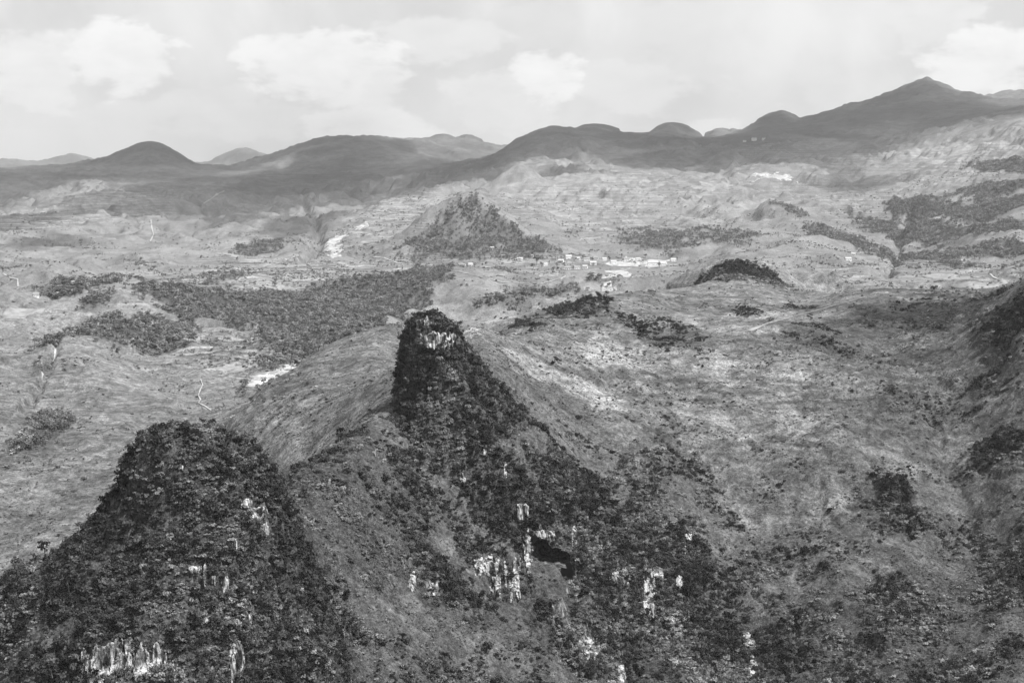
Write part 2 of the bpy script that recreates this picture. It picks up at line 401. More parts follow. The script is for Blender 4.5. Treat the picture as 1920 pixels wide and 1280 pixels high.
# clefts and gullies cut into the near slopes
for (line, wid, dep) in [([(1040, 1130), (1046, 1180), (1062, 1225), (1100, 1275)], 4.0, 7.0), ([(893, 780), (897, 800), (900, 830)], 3.0, 6.0), ([(1488, 1150), (1494, 1200), (1500, 1250)], 4.0, 6.0),
                         ([(920, 1060), (922, 1090), (926, 1120)], 2.5, 5.0), ([(1085, 1060), (1092, 1100), (1085, 1130)], 3.0, 5.0), ([(870, 700), (910, 760), (960, 830), (1010, 880)], 6.0, 3.0),
                         ([(1740, 760), (1770, 860), (1815, 980), (1860, 1100)], 8.0, 3.0), ([(560, 900), (590, 1000), (640, 1120), (690, 1260)], 9.0, 4.0), ([(1690, 910), (1700, 960), (1706, 1010)], 4.0, 6.0),
                         ([(120, 605), (104, 660), (80, 710), (40, 770)], 9.0, 9.0), ([(1660, 520), (1683, 480), (1690, 430), (1710, 380)], 26.0, 26.0), ([(565, 490), (600, 450), (590, 400), (560, 350)], 30.0, 30.0)]:
    pp = [hit(*p) for p in line]
    pp = [p for p in pp if p is not None]
    best = np.full(H.shape, 1e9)
    for a, b in zip(pp[:-1], pp[1:]):
        d = b[:2] - a[:2]; L2 = float(d @ d) + 1e-6
        t = np.clip(((Xg - a[0]) * d[0] + (Yg - a[1]) * d[1]) / L2, 0, 1)
        best = np.minimum(best, np.hypot(Xg - a[0] - d[0] * t, Yg - a[1] - d[1] * t))
    sel = best < wid * 3
    best[sel] += fbm(Xg[sel], Yg[sel], wid * 2, 3, 0.6, 77) * wid * 0.5
    H = H - dep * sstep(wid, wid * 0.1, best)
# the cave's forecourt is scooped out of the cliff
CAVE = hit(1036, 1052)


# ------------------------------------------------------------------ cover of the ground
FO = patch([(270, 622, 75, 30, 1), (225, 625, 45, 22, .9), (310, 645, 40, 20, .8), (330, 552, 65, 26, 1), (420, 575, 90, 28, 1), (520, 588, 90, 28, 1), (620, 602, 80, 28, 1), (700, 585, 80, 30, 1), (770, 540, 60, 28, 1), (560, 622, 50, 16, 1), (600, 560, 80, 20, .9), (480, 562, 60, 16, .9), (700, 540, 60, 20, .7), (650, 560, 80, 22, .8),
            (145, 530, 55, 18, .9), (90, 548, 35, 8, .8), (180, 560, 26, 18, .7),
            (880, 405, 55, 34, .55), (940, 440, 70, 32, .75), (830, 450, 60, 28, .5), (1000, 462, 40, 12, .8), (900, 470, 100, 16, .5), (800, 478, 50, 10, .3),
            (1740, 390, 45, 20, 1), (1710, 440, 46, 28, 1), (1690, 485, 22, 18, 1), (1870, 388, 60, 14, .9), (1860, 428, 60, 12, .9), (1850, 470, 60, 14, .7), (1900, 312, 40, 25, .8), (1890, 350, 50, 14, .8), (1840, 410, 40, 10, .7),
            (1585, 448, 36, 14, .6), (1530, 432, 30, 10, .5), (1480, 395, 30, 10, .3), (75, 822, 30, 28, 1), (100, 792, 32, 14, .9), (480, 466, 38, 12, .8), (950, 562, 50, 12, .6), (990, 550, 36, 12, .6), (1050, 545, 40, 10, .6), (1130, 530, 30, 8, .5),
            (1240, 455, 60, 20, .35), (1350, 440, 50, 15, .3), (100, 640, 20, 30, .7), (80, 690, 18, 20, .6), (420, 520, 40, 8, .3), (600, 632, 30, 8, .8)], 0.3, 120)
SH = patch([(1380, 508, 78, 17, 1), (1440, 515, 30, 12, .9), (1085, 580, 60, 14, 1), (990, 606, 38, 14, .6), (1230, 622, 70, 38, .55), (1550, 645, 60, 38, .5), (1790, 585, 90, 26, .55), (1900, 600, 40, 55, 1), (1880, 700, 45, 40, .8), (1500, 575, 30, 8, .5), (1400, 585, 30, 8, .6),  # the terraced crest's scrub patch stands in for cloud shade there
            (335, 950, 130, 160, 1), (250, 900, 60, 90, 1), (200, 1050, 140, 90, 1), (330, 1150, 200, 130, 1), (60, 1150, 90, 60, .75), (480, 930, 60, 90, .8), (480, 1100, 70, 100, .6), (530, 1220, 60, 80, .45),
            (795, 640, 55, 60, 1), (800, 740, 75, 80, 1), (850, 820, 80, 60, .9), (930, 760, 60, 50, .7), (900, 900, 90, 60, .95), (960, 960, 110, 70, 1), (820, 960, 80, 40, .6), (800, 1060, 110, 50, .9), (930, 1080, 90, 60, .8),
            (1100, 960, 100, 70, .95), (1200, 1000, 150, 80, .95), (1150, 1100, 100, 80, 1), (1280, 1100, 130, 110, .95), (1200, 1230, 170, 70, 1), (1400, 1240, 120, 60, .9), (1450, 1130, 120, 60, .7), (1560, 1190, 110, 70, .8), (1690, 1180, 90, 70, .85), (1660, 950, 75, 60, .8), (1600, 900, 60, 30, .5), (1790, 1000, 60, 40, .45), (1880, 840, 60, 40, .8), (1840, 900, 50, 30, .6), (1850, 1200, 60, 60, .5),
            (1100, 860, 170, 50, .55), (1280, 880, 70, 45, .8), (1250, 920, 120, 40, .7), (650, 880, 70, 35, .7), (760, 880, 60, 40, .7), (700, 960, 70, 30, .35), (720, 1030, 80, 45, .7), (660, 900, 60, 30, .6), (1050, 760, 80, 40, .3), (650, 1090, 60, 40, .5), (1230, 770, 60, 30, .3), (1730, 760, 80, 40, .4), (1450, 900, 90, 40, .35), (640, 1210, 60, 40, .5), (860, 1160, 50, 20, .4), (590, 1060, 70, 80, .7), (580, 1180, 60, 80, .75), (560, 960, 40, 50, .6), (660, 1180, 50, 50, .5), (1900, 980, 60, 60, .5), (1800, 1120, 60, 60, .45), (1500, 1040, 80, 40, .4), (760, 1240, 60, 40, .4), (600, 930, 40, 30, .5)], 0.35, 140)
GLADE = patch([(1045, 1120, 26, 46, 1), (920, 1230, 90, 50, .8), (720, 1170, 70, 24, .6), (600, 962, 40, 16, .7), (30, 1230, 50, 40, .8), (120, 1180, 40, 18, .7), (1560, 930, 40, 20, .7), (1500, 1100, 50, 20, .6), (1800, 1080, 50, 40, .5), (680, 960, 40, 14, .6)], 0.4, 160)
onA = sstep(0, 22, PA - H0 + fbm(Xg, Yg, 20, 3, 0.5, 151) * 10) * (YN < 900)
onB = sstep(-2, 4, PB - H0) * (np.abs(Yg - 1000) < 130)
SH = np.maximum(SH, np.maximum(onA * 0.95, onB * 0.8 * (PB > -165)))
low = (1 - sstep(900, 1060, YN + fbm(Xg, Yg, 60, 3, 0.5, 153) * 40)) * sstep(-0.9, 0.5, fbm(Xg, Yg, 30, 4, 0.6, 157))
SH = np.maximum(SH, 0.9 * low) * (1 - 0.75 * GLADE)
DR = patch([(930, 600, 45, 12, 1), (880, 625, 20, 10, .9), (1000, 690, 60, 14, .8), (1060, 715, 70, 14, .8), (1120, 745, 55, 16, 1), (1160, 670, 70, 20, .9), (1220, 660, 50, 16, .7), (1480, 592, 110, 9, 1), (1600, 562, 90, 8, .8), (1400, 620, 60, 10, .7), (1500, 790, 40, 22, .9), (1330, 690, 60, 30, .6), (1560, 930, 50, 30, .7), (720, 1160, 80, 30, .3), (930, 1220, 60, 40, .4), (60, 1220, 50, 40, .6), (1500, 515, 60, 8, .9), (1250, 600, 70, 8, .7), (1780, 290, 50, 22, .8), (1840, 300, 40, 18, .7), (1480, 710, 50, 16, .6), (1880, 740, 40, 16, .6), (1800, 850, 30, 30, .4),
            (1100, 370, 160, 50, .5), (1350, 390, 120, 30, .5), (150, 400, 110, 40, .5), (740, 400, 80, 25, .6), (420, 470, 80, 14, .5), (560, 500, 120, 10, .5), (1000, 330, 40, 20, .6), (1730, 480, 40, 20, .7), (480, 520, 130, 10, .7), (1750, 340, 60, 20, .4)], 0.4, 180)
TE = patch([(1780, 580, 130, 40, 1), (480, 515, 200, 26, 1), (150, 400, 120, 60, .8), (740, 410, 90, 40, .8), (1100, 400, 160, 50, .7), (1250, 350, 120, 30, .6), (1750, 490, 60, 30, 1), (1820, 310, 120, 60, .7), (460, 660, 110, 40, 1), (950, 490, 220, 20, .8), (1600, 380, 120, 40, .6), (1380, 570, 120, 20, .6), (250, 580, 30, 20, .6), (1450, 850, 120, 30, .8), (1400, 720, 160, 50, .6), (1650, 680, 120, 50, .7), (1200, 640, 100, 30, .5), (650, 300, 120, 40, .5), (1500, 290, 100, 40, .6), (1850, 520, 90, 20, .9)], 0.4, 200)
DR = np.maximum(DR, DR * 0.6 + 0.40 * sstep(1450, 2000, YN) * (1 - 0.5 * FO))
DR *= 1 - 0.8 * sstep(4900, 5700, YN)  # far range darkened in colour to hold the cloud shade's tone
FO_SHADE = np.maximum(FO, 0.6 * sstep(5000, 5800, YN) * sstep(-0.5, 0.4, fbm(Xg, Yg, 420, 4, 0.55, 221)))  # woods, plus cloud shade painted in broken patches over the far range
LUSH = (1 - sstep(860, 1080, YN + fbm(Xg, Yg, 80, 3, 0.5, 163) * 60)) * (0.75 + 0.25 * sstep(-0.5, 0.5, fbm(Xg, Yg, 25, 3, 0.5, 167)))   # green, darker grass low down
LUSH = np.maximum(LUSH, 0.55 * sstep(1480, 1720, PXg + fbm(Xg, Yg, 90, 3, 0.5, 169) * 120) * (1 - sstep(1500, 1650, YN)))
# bare limestone, where it is steep or listed below
gY = np.gradient(H, axis=0) / np.gradient(Yg, axis=0)
gXu = np.gradient(H, axis=1) / np.gradient(Xg, axis=1)
gYr = gY - gXu * UC[None]                     # heights are sampled along lines of sight: true slope ahead
SLOPE = np.hypot(gXu, gYr)
NORM = np.stack([-gXu, -gYr, np.ones_like(H)], -1)
NORM /= np.linalg.norm(NORM, axis=-1, keepdims=True)
RK = sstep(1.6, 2.8, SLOPE) * sstep(0.1, 0.6, fbm(Xg, Yg, 16, 3, 0.5, 210)) * CL * (1 - onB) * 0.9

# ------------------------------------------------------------------ materials (greys only: the photograph is black and white)
def new_mat(name):
    m = bpy.data.materials.new(name); m.use_nodes = True
    m.node_tree.nodes.clear()
    return m, NT(m.node_tree)
def finish(m, T, col, rough=0.95, bump=None, spec=0.15):
    b = T.n('ShaderNodeBsdfPrincipled')
    T.put(b.inputs['Base Color'], col); T.put(b.inputs['Roughness'], rough)
    b.inputs['Specular IOR Level'].default_value = spec
    if bump is not None:
        bn = T.n('ShaderNodeBump'); T.put(bn.inputs['Height'], bump[0])
        bn.inputs['Distance'].default_value = bump[1]; bn.inputs['Strength'].default_value = bump[2]
        m.node_tree.links.new(bn.outputs[0], b.inputs['Normal'])
    o = T.n('ShaderNodeOutputMaterial')
    m.node_tree.links.new(b.outputs[0], o.inputs['Surface'])
    return m
def attr(T, name):
    a = T.n('ShaderNodeAttribute', attribute_name=name); return a.outputs['Fac']

def land_material():
    m, T = new_mat("land")
    geo = T.n('ShaderNodeNewGeometry').outputs['Position']
    sp = T.n('ShaderNodeSeparateXYZ'); T.put(sp.inputs[0], geo)
    veg, dry, rock, terr, wood = (attr(T, k) for k in ('veg', 'dry', 'rock', 'terr', 'wood'))
    n_s = T.noise(geo, 0.35, 6, 0.72)            # tussocks
    n_m = T.noise(geo, 0.06, 5, 0.65, 0.6)
    n_l = T.noise(geo, 0.011, 5, 0.6, 0.5)
    calm = attr(T, 'calm')
    grass = T.math('ADD', T.math('MULTIPLY', dry, 0.11), T.mix(calm, T.rng(n_m, 0.3, 0.72, 0.06, 0.15), 0.105))
    grass = T.math('MULTIPLY', grass, T.rng(n_l, 0.3, 0.7, 0.72, 1.25))
    n_t = T.noise(geo, 1.1, 4, 0.7)
    n_k = T.noise(geo, 0.12, 6, 0.75)
    grass = T.math('MULTIPLY', grass, T.mix(calm, T.rng(n_s, 0.34, 0.66, 0.6, 1.4), 1.0))
    grass = T.math('MULTIPLY', grass, T.rng(n_t, 0.36, 0.64, 0.7, 1.3))
    grass = T.math('MULTIPLY', grass, T.mix(calm, T.rng(n_k, 0.36, 0.62, 0.72, 1.25), 1.0))
    grass = T.math('MULTIPLY', grass, T.mix(attr(T, 'lush'), 1.0, 0.5))
    # terraces: narrow level strips, banks greener than the beds
    zz = T.math('ADD', sp.outputs[2], T.math('MULTIPLY', n_l, 14.0))
    w1 = T.math('SINE', T.math('MULTIPLY', zz, 1.35)); w2 = T.math('SINE', T.math('MULTIPLY', zz, 0.47))
    w3 = T.math('SINE', T.math('MULTIPLY', zz, 0.83))
    strip = T.math('ADD', T.rng(w1, -0.4, 0.8, 0.75, 1.2), T.math('ADD', T.rng(w2, 0.55, 0.9, -0.05, 0.45), T.rng(w3, 0.6, 0.9, 0.05, -0.35)))
    strip = T.mix(T.math('MULTIPLY', terr, T.rng(n_m, 0.35, 0.55, 0.3, 1.0)), 1.0, strip)
    grass = T.math('MULTIPLY', grass, strip)
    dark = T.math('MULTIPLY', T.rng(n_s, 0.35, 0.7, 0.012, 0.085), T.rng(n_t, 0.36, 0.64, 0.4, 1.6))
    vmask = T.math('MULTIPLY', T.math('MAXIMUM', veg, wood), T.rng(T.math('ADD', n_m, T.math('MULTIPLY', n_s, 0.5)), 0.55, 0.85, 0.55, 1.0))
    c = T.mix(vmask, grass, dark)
    # limestone with dark water streaks running down it
    mp = T.n('ShaderNodeMapping'); T.put(mp.inputs['Vector'], geo); mp.inputs['Scale'].default_value = (1, 1, 0.12)
    n_v = T.noise(mp.outputs[0], 0.55, 5, 0.65, 0.4)
    stone = T.rng(n_v, 0.42, 0.62, 0.03, 0.42)
    rmask = T.math('MULTIPLY', rock, T.rng(n_m, 0.38, 0.55))
    c = T.mix(rmask, c, stone)
    h = T.math('ADD', T.math('ADD', T.math('MULTIPLY', n_m, 3.0), T.math('MULTIPLY', n_s, 1.3)), T.math('MULTIPLY', n_t, 0.5))
    return finish(m, T, c, 0.95, (h, 1.0, 0.75), 0.1)
M_LAND = land_material()

def rock_material(name, lo, hi, cut=0.0):
    m, T = new_mat(name)
    geo = T.n('ShaderNodeNewGeometry').outputs['Position']
    mp = T.n('ShaderNodeMapping'); T.put(mp.inputs['Vector'], geo); mp.inputs['Scale'].default_value = (1, 1, 0.08)
    n_v = T.noise(mp.outputs[0], 0.5, 6, 0.7, 0.6)
    n_f = T.noise(geo, 0.9, 5, 0.7)
    mq = T.n('ShaderNodeMapping'); T.put(mq.inputs['Vector'], geo); mq.inputs['Scale'].default_value = (1, 1, 0.25)
    n_g = T.noise(mq.outputs[0], 1.1, 4, 0.6)
    n_b = T.noise(geo, 0.16, 4, 0.6, 0.5)
    c = T.rng(n_v, 0.40, 0.56, lo, hi)
    c = T.math('MULTIPLY', c, T.rng(n_g, 0.34, 0.58, 0.45, 1.1))
    c = T.math('MULTIPLY', c, T.rng(n_b, 0.38, 0.56, 0.22, 1.0))
    return finish(m, T, c, 0.9, (T.math('ADD', T.math('MULTIPLY', n_v, 1.6), n_f), 0.9, 0.9), 0.2)
M_ROCK = rock_material("limestone", 0.03, 0.5)
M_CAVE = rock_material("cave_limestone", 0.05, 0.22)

def leaf_material(name, lo, hi):
    m, T = new_mat(name)
    r = T.n('ShaderNodeObjectInfo').outputs['Random']
    geo = T.n('ShaderNodeNewGeometry').outputs['Position']
    c = T.math('MULTIPLY', T.rng(r, 0, 1, lo, hi, False), T.math('MULTIPLY', T.rng(T.noise(geo, 0.9, 2, 0.6), 0.3, 0.7, 0.6, 1.5), T.rng(T.noise(geo, 0.05, 3, 0.6), 0.35, 0.65, 0.6, 1.4)))
    d = T.n('ShaderNodeBsdfDiffuse'); T.put(d.inputs[0], c)
    t = T.n('ShaderNodeBsdfTranslucent'); T.put(t.inputs[0], T.math('MULTIPLY', c, 0.8))
    x = T.n('ShaderNodeMixShader'); x.inputs[0].default_value = 0.22
    m.node_tree.links.new(d.outputs[0], x.inputs[1]); m.node_tree.links.new(t.outputs[0], x.inputs[2])
    o = T.n('ShaderNodeOutputMaterial'); m.node_tree.links.new(x.outputs[0], o.inputs['Surface'])
    return m
M_LEAF = leaf_material("dark_leaves", 0.010, 0.078)
M_LEAF3 = leaf_material("woodland_leaves", 0.08, 0.22)
M_LEAF2 = leaf_material("pale_leaves", 0.045, 0.17)
def plain_material(name, v, var=0.25, scale=0.5, rough=0.9):
    m, T = new_mat(name)
    geo = T.n('ShaderNodeNewGeometry').outputs['Position']
    n = T.noise(geo, scale, 5, 0.65)
    return finish(m, T, T.rng(n, 0.3, 0.7, v * (1 - var), v * (1 + var)), rough, (n, 0.3, 0.4), 0.2)
M_BARK = plain_material("bark", 0.10, 0.4, 2.0)
M_SOIL = plain_material("bare_pale_soil", 0.31, 0.5, 0.07)
M_TRACK = plain_material("pale_dirt_track", 0.3, 0.2, 0.15)
M_FIELD = plain_material("dry_field", 0.2, 0.3, 0.06)
M_WALL = plain_material("whitewashed_wall", 0.66, 0.15, 0.3)
M_ROOF = plain_material("tiled_roof", 0.22, 0.3, 0.7)
M_ROOF2 = plain_material("pale_sheet_roof", 0.36, 0.3, 0.4)
M_DARK = plain_material("dark_opening", 0.03, 0.3, 1.0)

# ------------------------------------------------------------------ the land as named pieces of one seamless sheet
def tag(o, label=None, cat=None, group=None, kind=None):
    if label: o["label"] = label
    if cat: o["category"] = cat
    if group: o["group"] = group
    if kind: o["kind"] = kind
    return o
def link(name, me, mat=None, parent=None):
    o = bpy.data.objects.new(name, me); COL.objects.link(o)
    if mat is not None and not me.materials:
        me.materials.append(mat)
    if parent is not None:
        o.parent = parent
    return o
def fmean(a):
    return 0.25 * (a[:-1, :-1] + a[1:, :-1] + a[:-1, 1:] + a[1:, 1:])
Xf, Yf = fmean(Xg), fmean(YN)
reg = np.full(Xf.shape, 0)
reg[(Yf > 1500 + 60 * fmean(fbm(Xg, Yg, 200, 2, 0.5, 3))) | ((Yf > 1090) & (Xf < -0.075 * fmean(Yg)))] = 1
reg[Yf > 3700] = 2
hf0 = fmean(H0)
reg[(fmean(PA) > hf0) & (Yf < 900)] = 3
reg[(fmean(PB) > hf0) & (np.abs(Yf - 1000) < 120)] = 4
reg[(fmean(PC) > hf0 + 2) & (np.abs(Yf - 3330) < 300)] = 5
reg[(fmean(PH) > hf0 + 1) & (np.abs(Yf - 1760) < 100)] = 6
reg[(fmean(PF) > hf0 + 1) & (np.abs(Yf - 2080) < 120)] = 7
cdx = (Xf - CAVE[0]) / 13.5; cdy = (Yf - CAVE[1] - 4) / 9.0
hole = (cdx ** 2 + cdy ** 2) < 1
names = {0: ("hillside", "steep grassy limestone hillside speckled with shrubs and pale cliffs"), 1: ("valley", "broad pale valley floor with terraced fields and wooded rises"),
         2: ("mountains", "hazy smooth mountain range along the skyline"), 3: ("foreground_peak", "flat-topped karst peak covered in dense dark bushes"),
         4: ("pinnacle", "sheer-sided limestone pinnacle with a pale bare patch near its top"), 5: ("cone_hill", "wooded cone-shaped hill standing above the village plain"),
         6: ("low_hill", "low rounded hill darkened by scrub behind the grassy crest"), 7: ("wooded_hill", "small rounded wooded hill beside the valley fields")}
idx = np.arange(NU * NR).reshape(NR, NU)
VERT = np.stack([Xg, Yg, H], -1).reshape(-1, 3)
quads = np.stack([idx[:-1, :-1], idx[:-1, 1:], idx[1:, 1:], idx[1:, :-1]], -1)
LAND = {}
for rid, (nm, lab) in names.items():
    sel = (reg == rid) & ~hole
    q = quads[sel]
    used, inv = np.unique(q.ravel(), return_inverse=True)
    me = bpy.data.meshes.new(nm)
    me.vertices.add(len(used)); me.vertices.foreach_set("co", VERT[used].astype(np.float32).ravel())
    me.loops.add(q.size); me.loops.foreach_set("vertex_index", inv.astype(np.int32).ravel())
    me.polygons.add(len(q)); me.polygons.foreach_set("loop_start", (np.arange(len(q)) * 4).astype(np.int32))
    me.update(calc_edges=True)
    me.polygons.foreach_set("use_smooth", np.ones(len(q), bool))
    for an, arr in (('veg', SH), ('dry', DR), ('rock', RK), ('terr', TE), ('wood', FO_SHADE), ('lush', LUSH), ('calm', 0.65 * sstep(1500, 2800, YN))):  # wood also carries the far range's painted cloud shade
        at = me.attributes.new(an, 'FLOAT', 'POINT'); at.data.foreach_set("value", arr.ravel()[used].astype(np.float32))
    me.normals_split_custom_set_from_vertices(NORM.reshape(-1, 3)[used].astype(np.float32))
    LAND[rid] = tag(link(nm, me, M_LAND), lab, nm.replace('_', ' '), kind="structure")

# the wide ground under and round everything, out of sight below the slopes
LOW = float(H.min()) - 12; TOP = float(H.max()) + 25
me = bpy.data.meshes.new("ground")
me.from_pydata([(-30000, -6000, LOW), (30000, -6000, LOW), (30000, 40000, LOW), (-30000, 40000, LOW)], [], [(0, 1, 2, 3)])
tag(link("ground", me, plain_material("far_ground", 0.12, 0.4, 0.002)), "far low ground beyond the mountains", "ground", kind="structure")

# ------------------------------------------------------------------ haze in the air and clouds above
def volume_mat(name, dens, col, aniso):
    m, T = new_mat(name)
    v = T.n('ShaderNodeVolumePrincipled')
    v.inputs['Color'].default_value = (col, col, col, 1)
    v.inputs['Density'].default_value = dens
    v.inputs['Anisotropy'].default_value = aniso
    o = T.n('ShaderNodeOutputMaterial'); m.node_tree.links.new(v.outputs[0], o.inputs['Volume'])
    return m
HAZE = 2.3e-5
bm = bmesh.new(); bmesh.ops.create_cube(bm, size=1.0)
for v in bm.verts:
    v.co = Vector((v.co.x * 62000, 17000 + v.co.y * 47000, (TOP + LOW - 1) / 2 + v.co.z * (TOP - LOW + 1)))
me = bpy.data.meshes.new("haze"); bm.to_mesh(me); bm.free()
tag(link("haze", me, volume_mat("haze_air", HAZE, 0.97, 0.25)), "thin pale haze filling the valley air", "haze", kind="stuff")
M_CLOUD = volume_mat("cloud", 0.0042, 0.99, 0.3)

def cloud_over(px, py, rx, ry, hgt=1900, Y=None, seed=0):
    """a flat heap of cloud high above, where the sun shining past it would shade the slope seen at that pixel"""
    c = hit(px, py)
    t = hit(px, py - ry); b = hit(px, py + ry)
    y1 = (t[1] if t is not None else c[1] * 1.25); y0 = (b[1] if b is not None else c[1] * 0.8)
    hx = rx * c[1] / FPX; hy = max((y1 - y0) / 2, hx * 0.3)
    hgt = max(hgt, 0.24 * (y0 + y1) / 2, TOP + 400)
    k = (hgt - c[2]) / SUN_DIR.z
    pos = Vector((c[0], (y0 + y1) / 2, c[2])) + SUN_DIR * k
    bm = bmesh.new(); bmesh.ops.create_icosphere(bm, subdivisions=4, radius=1.0)
    for v in bm.verts:
        p = v.co.copy()
        n = 1 + 0.28 * float(vnoise(p.x * 2.2 + seed * 7, p.y * 2.2 + p.z * 1.3, seed)) + 0.16 * float(vnoise(p.x * 5 + seed, p.y * 5 - p.z * 3, seed + 3))
        v.co = Vector((p.x * hx * n, p.y * hy * n, (p.z if p.z > 0 else p.z * 0.35) * 260 * n))
    me = bpy.data.meshes.new("cloud"); bm.to_mesh(me); bm.free()
    for f in me.polygons: f.use_smooth = True
    o = link("cloud", me, M_CLOUD); o.location = pos
    return tag(o, "fair-weather cloud drifting high above the mountains", "cloud", "clouds that shade the slopes", "stuff")
for i, a in enumerate([(150, 325, 290, 34), (480, 360, 200, 48), (700, 315, 210, 55), (590, 425, 60, 36), (1010, 272, 120, 24), (1150, 270, 160, 34), (1320, 285, 150, 28),
                       (1480, 270, 170, 45), (1680, 230, 190, 60), (1740, 170, 120, 24), (1880, 205, 90, 34), (1600, 215, 120, 24), (1260, 245, 90, 18), (1465, 230, 70, 22), (600, 275, 130, 24), (290, 290, 110, 24), (1770, 588, 150, 36), (20, 420, 70, 26), (280, 402, 55, 12), (110, 452, 50, 12), (450, 415, 60, 13), (1620, 345, 60, 14), (1080, 318, 60, 10), (1840, 640, 90, 30), (680, 372, 50, 14), (1500, 900, 50, 16), (900, 318, 70, 22), (830, 330, 70, 24), (1230, 300, 90, 16)]):  # out of view; small low ones added to soften the shade's lower edge
    cloud_over(*a, seed=i)

# ------------------------------------------------------------------ plants
def leaf_quads(lobes, n, size, seed, flat=0.25):
    """leaf sprays spread through lumpy lobes: [(centre, radii)]"""
    r = np.random.default_rng(seed)
    vs, fs = [], []
    vol = np.array([l[1][0] * l[1][1] * l[1][2] for l in lobes]) ** 0.67
    for k in range(n):
        c, rad = lobes[r.choice(len(lobes), p=vol / vol.sum())]
        d = r.normal(size=3); d /= np.linalg.norm(d)
        if d[2] < -0.35: d[2] *= -0.6
        p = np.array(c) + d * np.array(rad) * (r.uniform(0.55, 1.08))
        nrm = d + r.normal(size=3) * 0.55 + np.array([0, 0, flat]); nrm /= np.linalg.norm(nrm)
        t = np.cross(nrm, r.normal(size=3)); t /= np.linalg.norm(t); b = np.cross(nrm, t)
        s = size * r.uniform(0.55, 1.3)
        i = len(vs)
        vs += [tuple(p + t * s * 0.9), tuple(p + b * s * 0.55 + nrm * s * 0.12), tuple(p - t * s * 0.8), tuple(p - b * s * 0.6 - nrm * s * 0.1)]
        fs.append((i, i + 1, i + 2, i + 3))
    return vs, fs
def leaf_mesh(name, lobes, n, size, seed, mat):
    me = bpy.data.meshes.new(name); v, f = leaf_quads(lobes, n, size, seed); me.from_pydata(v, [], f); me.materials.append(mat)
    return me
def rand_lobes(seed, n, spread, r0, z0, zs):
    r = np.random.default_rng(seed)
    out = []
    for k in range(n):
        a = r.uniform(0, 6.28); d = spread * math.sqrt(r.uniform(0, 1))
        rr = r0 * r.uniform(0.65, 1.1)
        out.append(((d * math.cos(a), d * math.sin(a), z0 + r.uniform(0, zs)), (rr, rr, rr * r.uniform(0.7, 0.95))))
    return out
# bushes of unit radius, trees of unit height
BUSH = [leaf_mesh("bush_leaves", rand_lobes(s, 4 + s % 3, 0.55, 0.55, 0.30, 0.35), 130, 0.20, s, M_LEAF) for s in range(5)]
TUSS = [leaf_mesh("tussock_leaves", rand_lobes(s + 40, 3, 0.6, 0.45, 0.15, 0.1), 24, 0.34, s + 40, M_LEAF2) for s in range(3)]
CROWN = [leaf_mesh("crown_leaves", rand_lobes(s + 20, 6, 0.22, 0.20, 0.48, 0.34), 170, 0.065, s + 20, M_LEAF) for s in range(4)]
def trunk_mesh(seed):
    r = np.random.default_rng(seed); bm = bmesh.new()
    def limb(p0, p1, r0, r1):
        p0 = Vector(p0); p1 = Vector(p1); d = (p1 - p0).normalized(); a = d.orthogonal().normalized(); b = d.cross(a)
        ring = [[bm.verts.new(p + (a * math.cos(k * 1.2566) + b * math.sin(k * 1.2566)) * rr) for k in range(5)] for p, rr in ((p0, r0), (p1, r1))]
        for k in range(5):
            bm.faces.new((ring[0][k], ring[0][(k + 1) % 5], ring[1][(k + 1) % 5], ring[1][k]))
    top = (r.uniform(-.05, .05), r.uniform(-.05, .05), 0.55)
    limb((0, 0, -0.08), top, 0.035, 0.02)
    for k in range(4):
        a = k * 1.6 + r.uniform(0, 1)
        z = r.uniform(0.32, 0.52); c = z / 0.55
        limb((top[0] * c, top[1] * c, z), (math.cos(a) * 0.22, math.sin(a) * 0.22, z + 0.22), 0.016, 0.006)
    me = bpy.data.meshes.new("trunk_wood"); bm.to_mesh(me); bm.free(); me.materials.append(M_BARK)
    return me
TRUNK = [trunk_mesh(s) for s in range(4)]
def joined(name, a, b):
    bm = bmesh.new(); bm.from_mesh(a); n = len(bm.faces); bm.from_mesh(b)
    bm.faces.ensure_lookup_table()
    for f in bm.faces[n:]: f.material_index = 1
    me = bpy.data.meshes.new(name); bm.to_mesh(me); bm.free()
    me.materials.append(a.materials[0]); me.materials.append(b.materials[0])
    return me
WOOD = [leaf_mesh("wood_crown_leaves", rand_lobes(s + 60, 6, 0.22, 0.20, 0.44, 0.36), 90, 0.10, s + 60, M_LEAF3) for s in range(5)]
TREE2 = [joined("woodland_tree", WOOD[s], TRUNK[s % 4]) for s in range(5)]
BUSH2 = [leaf_mesh("valley_bush_leaves", rand_lobes(s + 80, 4, 0.55, 0.55, 0.30, 0.35), 50, 0.34, s + 80, M_LEAF3) for s in range(3)]
TREE1 = [joined("whole_tree", CROWN[s], TRUNK[s]) for s in range(4)]

